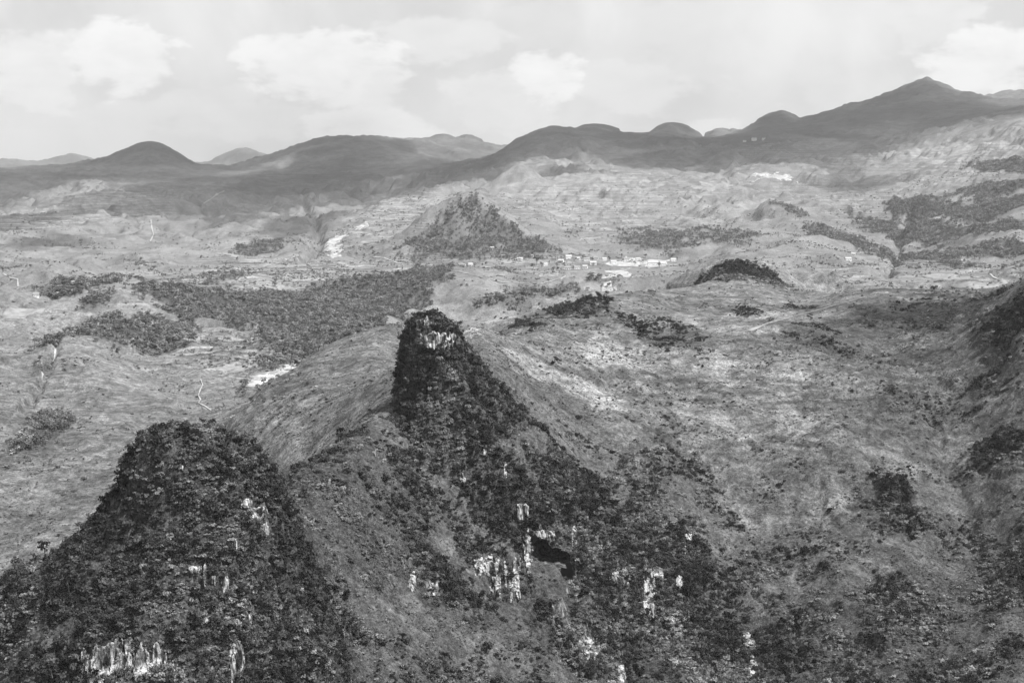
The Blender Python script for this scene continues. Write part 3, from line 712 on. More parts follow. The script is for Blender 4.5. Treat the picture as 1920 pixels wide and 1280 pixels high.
protos = {}
def proto(key, meshes):
    c = bpy.data.collections.new(key + "_kinds")
    for i, m in enumerate(meshes):
        o = bpy.data.objects.new("%s_kind" % key, m); c.objects.link(o)
    protos[key] = c
BUSHP = [leaf_mesh("pale_bush_leaves", rand_lobes(s + 90, 4, 0.6, 0.5, 0.28, 0.3), 120, 0.20, s + 90, M_LEAF3) for s in range(2)]
proto("bush", BUSH + BUSHP); proto("tussock", TUSS); proto("tree", TREE1); proto("woodland", TREE2); proto("valley_bush", BUSH2)
def scatter_group(coll):
    g = bpy.data.node_groups.new("scatter", 'GeometryNodeTree')
    g.interface.new_socket("Geometry", in_out='INPUT', socket_type='NodeSocketGeometry')
    g.interface.new_socket("Geometry", in_out='OUTPUT', socket_type='NodeSocketGeometry')
    N = g.nodes; L = g.links
    gi = N.new('NodeGroupInput'); go = N.new('NodeGroupOutput')
    ci = N.new('GeometryNodeCollectionInfo'); ci.inputs['Collection'].default_value = coll
    ci.inputs['Separate Children'].default_value = True; ci.inputs['Reset Children'].default_value = True
    iop = N.new('GeometryNodeInstanceOnPoints'); iop.inputs['Pick Instance'].default_value = True
    def na(nm, typ):
        a = N.new('GeometryNodeInputNamedAttribute'); a.data_type = typ; a.inputs['Name'].default_value = nm
        return a.outputs['Attribute']
    L.new(gi.outputs[0], iop.inputs['Points']); L.new(ci.outputs[0], iop.inputs['Instance'])
    L.new(na('kindno', 'INT'), iop.inputs['Instance Index'])
    L.new(na('turn', 'FLOAT_VECTOR'), iop.inputs['Rotation']); L.new(na('size', 'FLOAT_VECTOR'), iop.inputs['Scale'])
    L.new(iop.outputs[0], go.inputs[0])
    return g
GROUPS = {k: scatter_group(c) for k, c in protos.items()}
def scatter(name, key, pts, size, label, cat, kinds=None):
    n = len(pts)
    me = bpy.data.meshes.new(name); me.vertices.add(n); me.vertices.foreach_set("co", np.asarray(pts, np.float32).ravel())
    k = me.attributes.new('kindno', 'INT', 'POINT'); k.data.foreach_set("value", np.asarray(kinds, np.int32) if kinds is not None else rng.integers(0, len(protos[key].objects), n).astype(np.int32))
    t = me.attributes.new('turn', 'FLOAT_VECTOR', 'POINT')
    tv = np.stack([rng.normal(0, 0.12, n), rng.normal(0, 0.12, n), rng.uniform(0, 6.28, n)], -1); t.data.foreach_set("vector", tv.astype(np.float32).ravel())
    s = me.attributes.new('size', 'FLOAT_VECTOR', 'POINT'); s.data.foreach_set("vector", np.asarray(size, np.float32).ravel())
    o = link(name, me); md = o.modifiers.new("scatter", 'NODES'); md.node_group = GROUPS[key]
    return tag(o, label, cat, kind="stuff")

# where plants can stand: per cell of the sheet
VX = VERT.reshape(NR, NU, 3)
e1 = VX[1:, :-1] - VX[:-1, :-1]; e2 = VX[:-1, 1:] - VX[:-1, :-1]
AREA = np.linalg.norm(np.cross(e1, e2), axis=-1)
Uf = Xf / fmean(Yg)
INV = (np.abs(Uf) < 0.40) & ~hole
SHf, FOf, RKf, DRf = fmean(SH), fmean(FO), fmean(RK), fmean(DR)
FACING = fmean((NORM * (-VX / np.linalg.norm(VX, axis=-1, keepdims=True))).sum(-1))
INV &= FACING > -0.35
ROCKZONE = np.zeros_like(Xf)          # filled by the outcrops below
def choose(w, n):
    p = (w * AREA * INV).ravel(); c = np.cumsum(p)
    k = np.searchsorted(c, rng.uniform(0, c[-1], n))
    i, j = np.unravel_index(np.clip(k, 0, p.size - 1), Xf.shape)
    a = rng.uniform(0, 1, n)[:, None]; b = rng.uniform(0, 1, n)[:, None]
    P = VX[i, j] + (VX[i + 1, j] - VX[i, j]) * a + (VX[i, j + 1] - VX[i, j]) * b
    return P, i, j
def total(w):
    return float((w * AREA * INV).sum())

# ------------------------------------------------------------------ limestone faces breaking through the scrub
def outcrop(name, px, py, rx, ry, label, seed, proud=2.0, mat=None, cat="rock face", thr=0.0):
    nx = max(7, int(rx * 2 / 2.2)); ny = max(7, int(ry * 2 / 2.6))
    gx = np.linspace(-1.15, 1.15, nx); gy = np.linspace(-1.15, 1.15, ny)
    P = np.zeros((ny, nx, 3)); ok = np.ones((ny, nx), bool)
    for b in range(ny):
        for a in range(nx):
            h = hit(px + gx[a] * rx, py + gy[b] * ry)
            if h is None: ok[b, a] = False; h = np.zeros(3)
            P[b, a] = h
    c = P[ny // 2, nx // 2]
    X, Z = P[..., 0], P[..., 2]
    flute = ridged(X + 300 + seed * 40, Z * 0.16, 3.6, 3, 0.55, seed) * 0.6 + fbm(X + 200, Z, 5.0, 3, 0.5, seed + 5) * 0.7
    rim = np.maximum(np.abs(gx)[None] ** 2.2 + np.zeros((ny, 1)), np.abs(gy)[:, None] ** 2.2 + np.zeros((1, nx)))
    rr = (gx[None] ** 2 + gy[:, None] ** 2) * 0.75 + rim * 0.35
    out = (1.0 - rr * 1.0 + fbm(X + 90, Z * 0.22, max(rx * 0.16 * c[1] / FPX, 1.6), 4, 0.65, seed + 9) * 0.8 - thr)
    off = np.clip(out * 2.4, -1.5, 1.0) * proud + np.where(out > 0, flute * min(proud, 1.6) * 0.28, 0)
    # push out of the slope, towards the open side
    nx_, ny_ = 0.0, -1.0
    Pn = P.copy(); Pn[..., 0] += off * 0.15 * (1 if seed % 2 else -1); Pn[..., 1] += off * ny_ * 0.9; Pn[..., 2] += off * 0.30
    keep = (out > -0.35) & ok
    me = bpy.data.meshes.new(name)
    ids = np.arange(nx * ny).reshape(ny, nx); fs = []
    for b in range(ny - 1):
        for a in range(nx - 1):
            qd = [(b, a), (b + 1, a), (b + 1, a + 1), (b, a + 1)]
            if all(keep[i] for i in qd):
                ys = [P[i][1] for i in qd]
                if max(ys) - min(ys) < 14: fs.append([int(ids[i]) for i in qd])
    if not fs: return None
    V = (Pn - c).reshape(-1, 3)
    used = sorted({i for f in fs for i in f}); mp = {u: k for k, u in enumerate(used)}
    me.from_pydata([tuple(V[i]) for i in used], [], [[mp[i] for i in f] for f in fs])
    o = link(name, me, mat or M_ROCK); o.location = c
    md = o.modifiers.new("thick", 'SOLIDIFY'); md.thickness = 0.6; md.offset = -1
    global ROCKZONE
    sel = out > 0.15
    for b, a in zip(*np.nonzero(sel & ok)):
        u = P[b, a, 0] / P[b, a, 1]
        j = np.searchsorted(UC, u) - 1; i = np.searchsorted(YR, P[b, a, 1]) - 1
        ROCKZONE[i, j] = 1
    return tag(o, label, cat, "limestone faces on the peaks")
OUT = [
 (818, 640, 36, 16, "bright white limestone face just under the pinnacle's summit", 3.4, -.45),
 (795, 603, 16, 10, "thin streaked limestone ledge on the pinnacle's crown", 1.2, .1),
 (978, 955, 15, 24, "white fluted limestone face above the cave's pillar", 2.0, 0),
 (990, 1030, 9, 52, "tall white limestone pillar beside the dark cave mouth", 2.6, -.2),
 (1022, 1001, 22, 8, "short white rock lip directly over the cave mouth", 2.0, -.2),
 (1076, 1008, 8, 26, "narrow pale rock rib on the cave's far jamb", 2.0, -.1),
 (912, 1060, 34, 24, "broken white limestone wall across the hollow from the cave", 2.0, .05),
 (962, 1085, 18, 40, "grey-white rock buttress leading down from the cave pillar", 2.0, .05),
 (930, 1100, 14, 22, "small rock face at the foot of the broken white wall", 1.6, .1),
 (776, 1092, 9, 20, "little limestone stack in the bushes of the grassy hollow", 1.8, 0),
 (814, 1104, 12, 14, "short pale cliff next to the little limestone stack", 1.6, 0),
 (1215, 1118, 16, 42, "tall white water-streaked limestone face below the shrubby spur", 2.2, -.15),
 (1160, 1086, 18, 16, "pale notched rock step uphill of the streaked white face", 1.8, .05),
 (1232, 1074, 18, 12, "thin white ledge on top of the tall streaked face", 1.6, .1),
 (1108, 1216, 16, 22, "mottled limestone face beside the dark gully wall", 1.8, 0),
 (1088, 1204, 8, 14, "small white rock patch on the gully wall's edge", 1.4, .1),
 (1165, 1262, 12, 18, "pale rock at the base of the gully wall", 1.6, .05),
 (1275, 1090, 10, 14, "little pale rock beside the tall streaked face", 1.4, .1),
 (1262, 1160, 8, 14, "grey rock tooth among bushes under the streaked face", 1.4, .1),
 (1404, 1200, 16, 14, "low white cliff in the dark shrubs of the lower slope", 1.6, .05),
 (1408, 1248, 14, 22, "white rock face under the low cliff of the lower slope", 1.8, 0),
 (1290, 1018, 10, 22, "slender pale rib among the shrubs of the spur", 1.4, .15),
 (250, 1240, 98, 34, "wide broken white limestone wall at the foot of the bushy peak", 2.2, .1),
 (190, 1250, 34, 40, "pale rock bluff at the outer end of the broken white wall", 2.2, .1),
 (232, 1212, 24, 20, "upper white ledge of the broken limestone wall", 2.0, .1),
 (448, 1240, 16, 42, "upright pale rock pillar on the bushy peak's lower flank", 2.0, 0),
 (364, 1068, 17, 9, "short white rock band midway up the bushy peak", 1.4, 0),
 (386, 1076, 4, 22, "thin white vertical rock streak midway up the bushy peak", 1.4, -.3),
 (422, 1098, 9, 18, "little white cliff at the end of the midway rock band", 1.5, -.1),
 (402, 1086, 5, 10, "small white tooth of the midway rock band", 1.2, -.1),
 (461, 945, 12, 10, "rounded white rock under the shoulder of the bushy peak", 1.5, -.05),
 (497, 992, 8, 16, "white streaked rock face below the peak's shoulder", 1.5, -.1),
 (442, 1022, 4, 18, "thin white rock rib beneath the rounded white rock", 1.3, -.1),
 (484, 962, 18, 14, "grey broken ledges between the shoulder rocks of the peak", 1.4, .15),
 (338, 876, 6, 7, "small white rock in bushes near the peak's flat top", 1.1, -.05),
 (305, 872, 5, 8, "tiny pale rock among bushes near the peak's flat top", 1.1, -.05),
 (386, 1162, 10, 6, "small pale rock low on the bushy peak", 1.2, 0),
 (472, 1155, 5, 10, "thin pale rock low on the bushy peak's side", 1.2, 0),
 (868, 896, 7, 14, "little pale rock streak under the pinnacle's foot", 1.3, 0),
 (948, 880, 4, 16, "thin curved white rock rib on the shrubby cliff above the cave", 1.2, -.2),
 (905, 848, 10, 12, "fluted rock beside the narrow cleft under the pinnacle", 1.5, .1),
]
for i, (px, py, rx, ry, lab, pr, th) in enumerate(OUT):
    outcrop("rock_face", px, py, rx * 0.88, ry * 0.95, lab, i * 3 + 1, pr, thr=th)

# ------------------------------------------------------------------ the cave: a dark hall running into the cliff
def cave():
    root = bpy.data.objects.new("cave", None); COL.objects.link(root); root.location = CAVE
    tag(root, "dark wide cave mouth in the limestone cliff below the pinnacle", "cave")
    sections = [(-9, 15.5, 1.25, 0), (-2, 14.5, 1.2, 0), (5, 13.5, 1.05, 0), (12, 12.5, .95, .5), (22, 11, .8, 1), (34, 8, .55, 1.5), (42, 3, .2, 2)]
    n = 36; vs = []; fs = []
    for k, (dy, w, hs, zo) in enumerate(sections):
        for a in range(n):
            t = 2 * math.pi * a / n
            x = math.cos(t) * w; z = math.sin(t) * 13 * hs
            nz = 1 + 0.22 * float(vnoise(math.cos(t) * 2.6 + k * 0.6, math.sin(t) * 2.6 + k * 0.35, 401)) + 0.12 * float(vnoise(math.cos(t) * 7, math.sin(t) * 7 + k, 403))
            vs.append((x * nz, dy, zo + max(z * nz, -7.5 - 0.5 * math.sin(a * 1.7)) + 2.5))
    for k in range(len(sections) - 1):
        for a in range(n):
            b = (a + 1) % n
            fs.append((k * n + a, k * n + b, (k + 1) * n + b, (k + 1) * n + a))
    fs.append(tuple((len(sections) - 1) * n + a for a in range(n)))
    # only what lies under the slope is kept
    V = np.array(vs); gz = ground(V[:, 0] + CAVE[0], V[:, 1] + CAVE[1]) - CAVE[2]
    ok = V[:, 2] < gz + 1.0
    fs = [f for f in fs if all(ok[i] for i in f)]
    me = bpy.data.meshes.new("cave_wall"); me.from_pydata(vs, [], fs)
    link("chamber", me, M_CAVE, root)
cave()

# ------------------------------------------------------------------ bare patches, fields and tracks laid on the land
def drape(name, poly, mat, label, cat, kind="structure", lift=0.35, edge=0.3, step=None, seed=0):
    """a sheet of bare earth following the land inside an outline seen at these pixels"""
    pts = [hit(*p) for p in poly]
    if any(p is None for p in pts): return None
    XY = np.array([(p[0], p[1]) for p in pts]); c = XY.mean(0)
    lo, hi = XY.min(0), XY.max(0); span = hi - lo
    nx = int(np.clip(span[0] / (step or span[0] / 40), 12, 60)); ny = int(np.clip(nx * span[1] / max(span[0], 1), 12, 60))
    gx = np.linspace(lo[0] - span[0] * .08, hi[0] + span[0] * .08, nx); gy = np.linspace(lo[1] - span[1] * .08, hi[1] + span[1] * .08, ny)
    GX, GY = np.meshgrid(gx, gy)
    sc = max(span.max() * 0.12, 2.0)
    qx = GX + fbm(GX, GY, sc, 3, 0.6, seed + 700) * span[0] * edge * 0.5; qy = GY + fbm(GX, GY, sc, 3, 0.6, seed + 720) * span[1] * edge * 0.5
    ins = np.zeros(GX.shape, bool); j = len(XY) - 1
    for i in range(len(XY)):
        (xi, yi), (xj, yj) = XY[i], XY[j]
        ins ^= ((yi > qy) != (yj > qy)) & (qx < (xj - xi) * (qy - yi) / (yj - yi + 1e-9) + xi)
        j = i
    GZ = ground(GX, GY) + lift * (1 + c[1] / 2500)
    ids = np.arange(GX.size).reshape(GX.shape); fs = []
    for b in range(ny - 1):
        for a in range(nx - 1):
            if ins[b, a] and ins[b + 1, a + 1] and ins[b, a + 1] and ins[b + 1, a]:
                fs.append((int(ids[b, a]), int(ids[b, a + 1]), int(ids[b + 1, a + 1]), int(ids[b + 1, a])))
    if not fs: return None
    cz_ = float(GZ.mean())
    V = np.stack([GX - c[0], GY - c[1], GZ - cz_], -1).reshape(-1, 3)
    used = sorted({i for f in fs for i in f}); mp = {u: k for k, u in enumerate(used)}
    me = bpy.data.meshes.new(name); me.from_pydata([tuple(V[i]) for i in used], [], [[mp[i] for i in f] for f in fs])
    for f in me.polygons: f.use_smooth = True
    o = link(name, me, mat); o.location = (c[0], c[1], cz_)
    md = o.modifiers.new("thick", 'SOLIDIFY'); md.thickness = 0.8; md.offset = -1
    return tag(o, label, cat, kind=kind)
def strip(px0, py0, px1, py1, tk):
    return [(px0, py0 - tk), (px1, py1 - tk), (px1, py1 + tk), (px0, py0 + tk)]
drape("quarry", [(1393, 338), (1402, 329), (1440, 325), (1478, 327), (1489, 340), (1450, 338)], M_SOIL, "bright bare terraced cutting on the mountainside", "quarry", seed=1)
drape("quarry", [(604, 466), (618, 448), (640, 440), (648, 446), (632, 458), (648, 462), (638, 476), (606, 482)], M_SOIL, "white eroded scar at the ravine's mouth", "quarry", seed=2)
drape("quarry", [(663, 431), (674, 420), (694, 417), (690, 424), (672, 432)], M_SOIL, "small white scar uphill of the ravine mouth", "quarry", seed=3)
drape("construction_ground", [(1140, 497), (1170, 487), (1250, 486), (1262, 497), (1210, 503)], M_SOIL, "levelled white earth platform in the village", "earthwork", seed=4)
drape("construction_ground", [(1122, 528), (1140, 508), (1180, 505), (1190, 514), (1150, 532)], M_SOIL, "pale spoil slope tipping below the levelled platform", "earthwork", seed=5)
drape("field", [(1742, 540), (1765, 530), (1855, 528), (1862, 537), (1800, 541)], M_FIELD, "pale dry field behind the terraced crest", "field", seed=6)
drape("field", [(1285, 352), (1320, 340), (1380, 345), (1350, 356)], M_FIELD, "dry hanging field next to the bright cutting", "field", seed=7)
drape("field", [(495, 684), (565, 676), (562, 686), (500, 690)], M_SOIL, "narrow bright field by the spur's foot", "field", seed=8)
drape("field", [(380, 688), (490, 682), (470, 692), (380, 696)], M_FIELD, "long grey-white field strip on the valley floor", "field", seed=9)
drape("field", [(420, 702), (530, 695), (500, 706), (410, 712)], M_FIELD, "ploughed valley field below the long strip", "field", seed=10)
drape("field", [(400, 538), (480, 524), (600, 530), (590, 540), (440, 541)], M_FIELD, "broad terraced field above the wood", "field", seed=11)
drape("field", [(400, 508), (450, 500), (480, 508), (420, 514)], M_FIELD, "pale field plot over the broad terraced field", "field", seed=12)
drape("field", [(20, 575), (100, 570), (100, 582), (10, 584)], M_FIELD, "pale field beneath the wooded knoll", "field", seed=13)
drape("field", [(340, 628), (385, 624), (385, 640), (345, 645)], M_FIELD, "small field beside the wooded hill", "field", seed=14)
drape("field", [(160, 357), (200, 352), (214, 357), (190, 361)], M_FIELD, "high light field under the shaded ridge", "field", seed=15)
drape("field", [(1700, 512), (1800, 505), (1900, 508), (1900, 514), (1720, 518)], M_FIELD, "long banded field under the wooded ravine", "field", seed=17)
drape("field", [(770, 374), (850, 362), (860, 368), (790, 380)], M_FIELD, "sloping pale field behind the wooded cone hill", "field", seed=18)
drape("field", [(1000, 512), (1046, 508), (1050, 520), (1010, 524)], M_FIELD, "light plot beneath the round village tree", "field", seed=19)
drape("field", [(930, 488), (985, 484), (990, 494), (940, 496)], M_FIELD, "pale plot at the cone hill's foot", "field", seed=20)

def track(name, pix, wid, label, mat=None, seed=0):
    P = []
    for (a, b) in zip(pix[:-1], pix[1:]):
        for t in np.linspace(0, 1, 9)[:-1]:
            h = hit(a[0] + (b[0] - a[0]) * t, a[1] + (b[1] - a[1]) * t)
            if h is not None: P.append(h[:2])
    P = np.array(P)
    if len(P) < 3: return None
    T = np.gradient(P, axis=0); T /= np.linalg.norm(T, axis=1, keepdims=True) + 1e-9
    Nn = np.stack([-T[:, 1], T[:, 0]], -1)
    w = 0.62 * wid * (1 + 0.5 * fbm(np.arange(len(P)) * 1.0, np.zeros(len(P)), 3, 2, 0.5, seed))[:, None]
    rows = [P + Nn * w * k for k in (-1, -.33, .33, 1)]
    c = P.mean(0); V = []
    for r_ in rows:
        z = ground(r_[:, 0], r_[:, 1]) + 0.4 * (1 + c[1] / 2500)
        V.append(np.c_[r_ - c, z])
    cz_ = float(np.mean([v[:, 2].mean() for v in V]))
    vs = [tuple(x - np.array([0, 0, cz_])) for v in V for x in v]; n = len(P)
    fs = [(k * n + i, k * n + i + 1, (k + 1) * n + i + 1, (k + 1) * n + i) for k in range(3) for i in range(n - 1)]
    me = bpy.data.meshes.new(name); me.from_pydata(vs, [], fs)
    o = link(name, me, mat or M_TRACK); o.location = (c[0], c[1], cz_)
    md = o.modifiers.new("thick", 'SOLIDIFY'); md.thickness = 0.8; md.offset = 0
    return tag(o, label, "track", kind="structure")
track("track", [(372, 742), (376, 750), (372, 756), (384, 762), (397, 771)], 1.4, "short white zigzag path on the valley floor", seed=1)
track("track", [(376, 712), (380, 722), (374, 735), (372, 742)], 1.0, "faint path leading down from the valley fields", seed=2)
track("track", [(283, 412), (285, 430), (288, 440), (281, 455)], 3.0, "thin white gully line down the far slope", seed=3)
track("track", [(378, 384), (395, 374), (408, 364), (422, 358)], 4.0, "pale road climbing under the shaded ridge", seed=4)
track("track", [(78, 420), (90, 423), (102, 427)], 5.0, "short white cut on the far slope", seed=5)
track("track", [(5, 513), (18, 521), (33, 524), (34, 540)], 2.0, "pale forked path at the valley's edge", seed=6)
track("track", [(700, 482), (720, 484), (745, 494), (780, 498)], 2.5, "pale lane between the scar and the cone hill", seed=7)
track("track", [(1000, 510), (1030, 512), (1060, 518), (1050, 525)], 2.5, "white lane bending through the village", seed=8)
track("track", [(104, 655), (102, 672), (98, 680)], 1.6, "white stream bed in the wooded gully", seed=9)
track("track", [(80, 700), (78, 712)], 1.4, "lower end of the gully's white stream bed", seed=10)
track("track", [(470, 716), (505, 708), (530, 698)], 1.6, "white bank along the spur's foot", seed=11)
track("track", [(1855, 512), (1862, 520), (1872, 525)], 2.2, "white ramp in the fields behind the crest", seed=12)
track("track", [(1470, 281), (1500, 298), (1560, 290)], 3.0, "faint mountain road below the hamlet", M_FIELD, seed=13)
track("track", [(120, 370), (160, 362), (200, 368), (260, 372)], 3.5, "high road along the lit hill's brow", M_FIELD, seed=14)

# ------------------------------------------------------------------ houses
def box_mesh(name, x0, x1, y0, y1, z0, z1):
    bm = bmesh.new(); bmesh.ops.create_cube(bm, size=1)
    for v in bm.verts:
        v.co = Vector(((x0 + x1) / 2 + v.co.x * (x1 - x0), (y0 + y1) / 2 + v.co.y * (y1 - y0), (z0 + z1) / 2 + v.co.z * (z1 - z0)))
    me = bpy.data.meshes.new(name); bm.to_mesh(me); bm.free(); return me
def house(px, py, w, d, h, rot, label, roof=M_ROOF, group="houses of the valley"):
    c = hit(px, py)
    if c is None: return
    k = 1.25 if c[1] > 2500 else 1.0
    w *= k; d *= k; h *= k
    root = bpy.data.objects.new("house", None); COL.objects.link(root)
    c[2] = float(ground(c[0], c[1]))
    root.location = c; root.rotation_euler = (0, 0, rot)
    tag(root, label, "house", group)
    me = bpy.data.meshes.new("walls"); g = h + w * 0.0
    rz = h + d * 0.32
    vs = [(-w/2, -d/2, -3), (w/2, -d/2, -3), (w/2, d/2, -3), (-w/2, d/2, -3), (-w/2, -d/2, h), (w/2, -d/2, h), (w/2, d/2, h), (-w/2, d/2, h), (-w/2, 0, rz - .1), (w/2, 0, rz - .1)]
    me.from_pydata(vs, [], [(0, 1, 5, 4), (1, 2, 6, 9, 5), (2, 3, 7, 6), (3, 0, 4, 8, 7), (3, 2, 1, 0)])
    link("wall", me, M_WALL, root)
    e = 0.7; me = bpy.data.meshes.new("roof_tiles"); s = (rz - h) / (d / 2); zl = h - e * s
    a = [(-w/2 - e, -d/2 - e, zl), (w/2 + e, -d/2 - e, zl), (w/2 + e, 0, rz), (-w/2 - e, 0, rz), (-w/2 - e, d/2 + e, zl), (w/2 + e, d/2 + e, zl)]
    b = [(x, y, z + 0.3) for x, y, z in a]
    me.from_pydata(a + b, [], [(3, 2, 1, 0), (4, 5, 2, 3), (6, 7, 8, 9), (9, 8, 11, 10), (0, 1, 7, 6), (5, 4, 10, 11), (1, 2, 8, 7), (2, 5, 11, 8), (4, 3, 9, 10), (3, 0, 6, 9)])
    link("roof", me, roof, root)
    link("door", box_mesh("door_leaf", -0.7, 0.7, -d/2 - 0.08, -d/2 + .2, 0, 2.2), M_DARK, root)
    for x in (-w * 0.32, w * 0.32):
        link("window", box_mesh("window_opening", x - .8, x + .8, -d/2 - 0.06, -d/2 + .2, 1.0, 2.4), M_DARK, root)
V0 = "houses of the village on the plain"
house(1066, 485, 14, 9, 6, .2, "two-storey white house at the head of the village", M_ROOF2, V0)
house(1083, 487, 11, 8, 4, -.2, "low white house next to the two-storey one", M_ROOF2, V0)
house(1100, 488, 13, 8, 4, .1, "long white house above the village lane", M_ROOF, V0)
house(1133, 488, 10, 7, 4, .3, "small white house uphill of the levelled platform", M_ROOF2, V0)
house(1118, 486, 9, 7, 4, -.1, "dark-roofed cottage between the long house and the small one", M_ROOF, V0)
house(1064, 505, 13, 8, 4, 0, "white house under the round village tree", M_ROOF, V0)
house(1082, 504, 12, 8, 4, .1, "white house with dark roof by the bending lane", M_ROOF, V0)
house(1097, 503, 10, 7, 5, -.2, "pale house at the inner end of the lane", M_ROOF2, V0)
house(1224, 497, 22, 10, 6, .05, "long white building with dark windows on the levelled platform", M_ROOF2, V0)
house(1243, 498, 12, 8, 5, .1, "white house at the platform's far end", M_ROOF2, V0)
house(1205, 500, 10, 7, 4, -.1, "dark-roofed house at the platform's near edge", M_ROOF, V0)
house(946, 482, 14, 8, 4, .1, "pale long house at the cone hill's foot", M_ROOF2, V0)
house(882, 498, 10, 7, 4, .2, "small house in the trees under the cone hill", M_ROOF2, V0)
house(870, 499, 8, 6, 4, -.2, "grey-roofed hut beside the small house under the cone hill", M_ROOF, V0)
house(923, 467, 9, 6, 4, 0, "white hut on the wooded cone hill's flank", M_ROOF2, V0)
house(1022, 498, 10, 7, 4, .4, "house half hidden behind the round village tree", M_ROOF2, V0)
house(1150, 494, 12, 8, 5, .2, "white house at the foot of the spoil slope", M_ROOF2, V0)
house(1175, 489, 13, 8, 5, -.1, "pale house along the back of the levelled platform", M_ROOF, V0)
house(1196, 488, 11, 7, 4, .1, "small hut along the back of the levelled platform", M_ROOF2, V0)
house(1052, 492, 12, 8, 5, -.2, "white house between the two village rows", M_ROOF2, V0)
house(1112, 496, 14, 8, 5, .1, "wide white house under the long one", M_ROOF2, V0)
house(975, 488, 12, 8, 4, .15, "white house on the way to the cone hill", M_ROOF2, V0)
house(996, 482, 10, 7, 4, -.1, "dark-roofed house behind the round village tree's lane", M_ROOF, V0)
house(1262, 490, 12, 8, 5, .2, "white house beyond the platform on the open plain", M_ROOF2, V0)
V1 = "houses on the wooded knoll"
house(140, 532, 9, 6, 3, .3, "grey-roofed house among the knoll's tallest trees", M_ROOF, V1)
house(176, 528, 9, 6, 3, -.1, "pale house on the open edge of the wooded knoll", M_ROOF, V1)
house(111, 553, 9, 5, 3, .1, "white-walled house at the foot of the wooded knoll", M_ROOF, V1)
house(68, 556, 8, 6, 4, .2, "small house under the outermost trees of the knoll", M_ROOF, V1)
V2 = "houses of the mountain hamlet"
house(1414, 264, 26, 16, 11, .1, "white house on the mountain saddle below the skyline", M_ROOF2, V2)
house(1432, 263, 18, 12, 8, -.1, "smaller white house on the mountain saddle", M_ROOF2, V2)
house(1396, 266, 16, 10, 6, .2, "low grey house on the mountain saddle", M_ROOF, V2)
V3 = "houses under the wooded ravine"
house(1590, 488, 12, 7, 4, .2, "white house at the bottom of the bare spur", M_ROOF2, V3)
house(1600, 479, 8, 6, 4, -.2, "tiny white hut on the bare spur", M_ROOF2, V3)

# ------------------------------------------------------------------ vegetation over the land
open_ = 1 - np.maximum(0.94 * ROCKZONE, 0.75 * sstep(0.3, 0.6, RKf))
nearf = 1 - sstep(1850, 2150, Yf)
big_n = fmean(fbm(Xg, Yg, 28, 3, 0.55, 501)); sml_n = fmean(fbm(Xg, Yg, 9, 3, 0.55, 507))
dens_b = np.clip(SHf, 0, 1) ** 1.3 * sstep(-0.9, 0.5, big_n + 0.7 * sml_n + (SHf - 0.5) * 1.6)
dens_b = np.maximum(dens_b, 0.62 * fmean(np.maximum(onA, 0.8 * onB * (PB > -165))))
dens_b = np.maximum(dens_b, 0.16 * sstep(-0.2, 0.9, big_n + 0.8 * sml_n))
w_b = dens_b * open_ * nearf * (1 - 0.75 * sstep(1150, 1350, Yf) * (SHf < 0.3))
nb = int(min(total(w_b) / 2.4, 110000))
P, bi, bj = choose(w_b, nb)
rad = np.exp(rng.normal(math.log(1.15), 0.5, nb)) * (0.6 + 0.6 * SHf[bi, bj])
rad = np.clip(rad, 0.45, 3.8)
size = np.stack([rad, rad, rad * rng.uniform(0.7, 1.25, nb)], -1)
P[:, 2] -= 0.12 * rad
# trees among the scrub
w_t = np.clip(SHf - 0.55, 0, 1) * open_ * nearf * sstep(0.0, 0.7, big_n)
P2, ti, tj = choose(w_t, 4200)
th = np.clip(np.exp(rng.normal(math.log(4.6), 0.33, 4200)), 2.5, 10)
# woods in the valley
w_f = np.clip(FOf, 0, 1) * (Yf > 1300)
nf = int(min(total(w_f) / 15, 52000))
P3, fi, fj = choose(w_f * np.clip(0.3 + big_n, 0.15, 1), nf)
fh = np.clip(np.exp(rng.normal(math.log(8.0), 0.28, nf)), 4, 14)
# thin scrub on the valley sides
vs_n = fmean(fbm(Xg, Yg, 110, 4, 0.6, 521))
hedge = sstep(0.55, 0.9, np.sin(fmean(H) * 0.42 + 2.5 * vs_n)) * sstep(0.0, 0.5, fmean(TE) + 0.4 * vs_n)
w_v = (0.03 + sstep(0.1, 0.9, vs_n) * (0.35 + sstep(0, 0.6, sml_n)) + 1.2 * hedge) * (1 - FOf) * sstep(1100, 1400, Yf) * (1 - sstep(3000, 4600, Yf)) * (1 - nearf * (SHf > 0.3))
P4, vi, vj = choose(w_v, 34000)
vr = np.clip(np.exp(rng.normal(math.log(1.5), 0.45, 34000)), 0.6, 4) * (1 + 0.3 * (P4[:, 1] > 2200))
# tussocks
w_g = (1 - 0.45 * SHf) * open_ * (1 + 3.0 * (1 - sstep(900, 1080, Yf))) * (1 - sstep(1150, 1500, Yf)) * sstep(-0.7, 0.5, sml_n)
P5, gi, gj = choose(w_g, 115000)
gr = np.clip(np.exp(rng.normal(math.log(0.62), 0.42, 115000)), 0.25, 1.5)

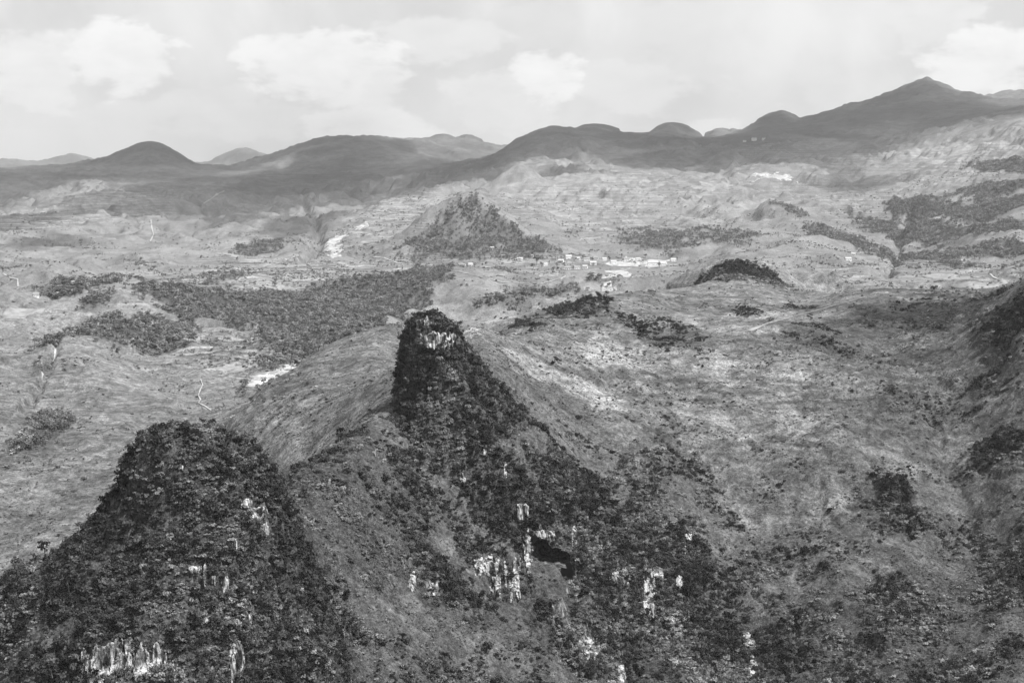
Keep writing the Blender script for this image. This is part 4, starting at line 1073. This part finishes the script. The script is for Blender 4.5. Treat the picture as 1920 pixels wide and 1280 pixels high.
def shown(P, s):
    """apparent size in the photograph, 0 where the land hides the foot or the frame cuts it"""
    Y = P[:, 1]; u = P[:, 0] / Y; sl = (P[:, 2] + s * 0.6) / Y
    j = np.clip(np.searchsorted(UC, u), 0, NU - 1)
    hz = np.maximum.accumulate(H / YR[:, None], axis=0)
    i = np.clip(np.searchsorted(YR, Y - 3) - 2, 0, NR - 1)
    vis = (hz[i, j] <= sl) & (np.abs(u) < 0.315) & (sl > -0.315)
    return np.where(vis, s / Y, 0)
PLACES = {3: "on the flat-topped foreground peak", 4: "on the limestone pinnacle", 0: "on the cliffy grassy hillside", 1: "in the valley", 5: "on the cone hill", 6: "on the scrubby low hill", 7: "on the small wooded hill", 2: "on the mountains"}
MARKS = [(330, 800, "on the foreground peak's flat top"), (250, 830, "along the foreground peak's steep brow"), (215, 920, "on the foreground peak's steep outer wall"), (150, 1010, "along the foreground peak's outer ridge"), (60, 1080, "low on the foreground peak's outer ridge"), (40, 1200, "on the grassy outer foot of the foreground peak"),
         (250, 1215, "above the wide broken white wall"), (250, 1270, "below the wide broken white wall"), (380, 1050, "over the short white rock band midway up the peak"), (390, 1130, "under the short white rock band midway up the peak"), (448, 1200, "beside the upright pale rock pillar"), (465, 925, "by the rounded white rock under the peak's shoulder"),
         (500, 1010, "below the white streaked rock of the peak's shoulder"), (490, 860, "on the foreground peak's sloping shoulder"), (330, 900, "in the dense scrub under the peak's flat top"), (300, 980, "halfway up the foreground peak's face"), (180, 1120, "on the broad bushy flank over the white wall"), (520, 1150, "in the hollow at the foreground peak's inner foot"), (540, 1250, "deep in the hollow below the saddle"),
         (790, 600, "on the pinnacle's crown"), (790, 720, "on the pinnacle's scrubby face"), (850, 830, "at the pinnacle's foot"), (960, 930, "over the cave's pillar"), (1100, 1000, "beside the cave mouth"), (920, 1100, "round the broken white wall facing the cave"), (1215, 1060, "above the tall streaked white face"), (1220, 1190, "under the tall streaked white face"), (1400, 1230, "round the low white cliff of the lower slope"), (1120, 1240, "beside the dark gully wall"),
         (560, 900, "on the saddle between the peak and the pinnacle"), (640, 1100, "in the grassy hollow under the saddle"), (1560, 1190, "on the lower spur of the hillside"), (1680, 960, "in the dark clump on the hillside's spur"), (1700, 1190, "in the dark clump at the hillside's foot"), (1900, 620, "in the wooded end of the terraced crest"),
         (80, 810, "in the dark copse on the valley's side"), (270, 620, "on the small wooded hill"), (330, 555, "at the end of the long valley wood"), (520, 590, "in the long valley wood"), (700, 590, "in the long valley wood behind the pinnacle"), (100, 650, "in the wooded gully"), (140, 530, "on the knoll with houses")]
MK = np.array([(a, b) for a, b, _ in MARKS], float)
def individuals(P, s, kind, n, ri, rj, crowns=CROWN):
    """the n that show largest become objects of their own; returns the rest"""
    order = np.argsort(-shown(P, s))[:n]
    rest = np.ones(len(P), bool); rest[order] = False
    srt = np.sort(s[order]); lo, hi = srt[len(srt) // 3], srt[2 * len(srt) // 3]
    for k in order:
        u, sl = P[k, 0] / P[k, 1], P[k, 2] / P[k, 1]
        b = (sl * math.cos(PITCH) + math.sin(PITCH)) / (math.cos(PITCH) - sl * math.sin(PITCH))
        seen = np.array([960 + u * FPX * (math.cos(PITCH) + b * math.sin(PITCH)), 640 - b * FPX])
        d = np.hypot(*(MK - seen).T); m = int(np.argmin(d))
        place = MARKS[m][2] if d[m] < 120 else PLACES[int(reg[ri[k], rj[k]])]
        sz = 0 if s[k] < lo else (2 if s[k] > hi else 1)
        if kind == "bush":
            o = link("bush", BUSH[int(k) % 5]); o.scale = (s[k], s[k], s[k] * (0.8 + 0.4 * ((k * 37 % 100) / 100)))
            tag(o, ("small", "rounded", "large spreading")[sz] + " dark leafy bush " + place, "bush", "bushes " + place)
        else:
            o = bpy.data.objects.new("tree", None); COL.objects.link(o); o.scale = (s[k],) * 3
            link("crown", crowns[int(k) % 4], None, o); link("trunk", TRUNK[int(k) % 4], None, o)
            tag(o, ("short", "broad-crowned", "tall broad-crowned")[sz] + " dark tree " + place, "tree", "trees " + place)
        o.location = P[k]; o.rotation_euler = (0, 0, float(rng.uniform(0, 6.28)))
    return rest
r1 = individuals(P, rad, "bush", 300, bi, bj)
r2 = individuals(P2, th, "tree", 150, ti, tj)
r3 = individuals(P3, fh, "tree", 140, fi, fj, WOOD)
pale_n = fmean(fbm(Xg, Yg, 45, 4, 0.6, 541))[bi, bj] + rng.normal(0, 0.25, nb)
kn = np.where(pale_n > 0.12, rng.integers(5, 7, nb), rng.integers(0, 5, nb))
scatter("shrubbery", "bush", P[r1], size[r1], "dense dark scrub covering the peaks and cliffs", "scrub", kn[r1])
scatter("thicket", "tree", P2[r2], np.repeat(th[r2][:, None], 3, 1), "small trees growing thick among the scrub", "trees")
scatter("forest", "woodland", P3[r3], np.repeat(fh[r3][:, None], 3, 1) * np.array([1.15, 1.15, 1]), "dark woodland on the valley's rises", "forest")
scatter("valley_scrub", "valley_bush", P4, np.repeat(vr[:, None], 3, 1), "thin scattered scrub on the pale valley sides", "scrub")
scatter("grass", "tussock", P5, np.stack([gr, gr, gr * 0.8], -1), "coarse grass tussocks over the near hillside", "grass")

# single trees the photograph picks out
def lone_tree(px, py, h, label, wide=1.0, k=0):
    c = hit(px, py)
    o = bpy.data.objects.new("tree", None); COL.objects.link(o); o.location = c; o.scale = (h * wide, h * wide, h); o.rotation_euler = (0, 0, k)
    link("crown", CROWN[k % 4], None, o); link("trunk", TRUNK[k % 4], None, o)
    tag(o, label, "tree")
lone_tree(84, 1046, 9, "lone round-crowned tree on the foreground peak's outer ridge", 1.1, 0)
lone_tree(148, 992, 7, "dark tree on the foreground peak's ridge above the lone round one", 1.2, 1)
lone_tree(262, 838, 6, "tree at the brow of the foreground peak's flat top", 1.2, 2)
lone_tree(1006, 497, 26, "big round dark tree in the middle of the village", 1.15, 3)
lone_tree(1038, 508, 14, "narrow tree by the bending village lane", .9, 1)
lone_tree(1046, 509, 13, "second narrow tree by the bending village lane", .9, 2)
lone_tree(1080, 489, 12, "dark tree among the upper village houses", 1.0, 0)
lone_tree(1110, 491, 13, "dark bushy tree beside the long white house", 1.2, 3)
lone_tree(1082, 438, 12, "solitary dark tree on the open slope over the village", 1.5, 2)
lone_tree(445, 489, 12, "solitary dark tree on the terraces below the ravine", 1.1, 1)
lone_tree(152, 456, 16, "solitary dark tree on the far lit slope", 1.5, 0)


vt = [(1052, 486), (1072, 483), (1092, 484), (1126, 484), (1142, 490), (1058, 500), (1074, 506), (1104, 505), (1112, 500), (1190, 498), (1236, 502), (1256, 495), (936, 486), (956, 484), (890, 501), (862, 501), (1016, 502), (1030, 495), (1044, 500), (1150, 502), (1165, 484), (1210, 484), (975, 492), (910, 496), (1270, 488), (1000, 504)]
for i, (px, py) in enumerate(vt[::2] + vt[1::4]):
    c = hit(px, py); h = 9 + (i * 37 % 11)
    o = bpy.data.objects.new("tree", None); COL.objects.link(o); o.location = c; o.scale = (h * 1.1, h * 1.1, h); o.rotation_euler = (0, 0, i)
    link("crown", WOOD[i % 5], None, o); link("trunk", TRUNK[i % 4], None, o)
    tag(o, ("low" if h < 13 else "tall") + " garden tree between the houses of the village", "tree", "garden trees of the village")
track("track", [(560, 478), (530, 492), (480, 505), (420, 515), (370, 512)], 2.2, "pale lane from the ravine scar across the terraces", M_FIELD, seed=21)
track("track", [(1060, 520), (1010, 534), (940, 530), (860, 510), (790, 500)], 2.4, "lane leaving the village past the cone hill", M_FIELD, seed=22)
track("track", [(345, 705), (376, 690), (430, 676), (500, 668), (560, 655)], 1.6, "field lane crossing the valley fields", M_FIELD, seed=23)
track("track", [(1405, 622), (1440, 607), (1500, 592), (1560, 575), (1630, 556)], 2.6, "worn pale path along the grassy crest", M_FIELD, seed=24)
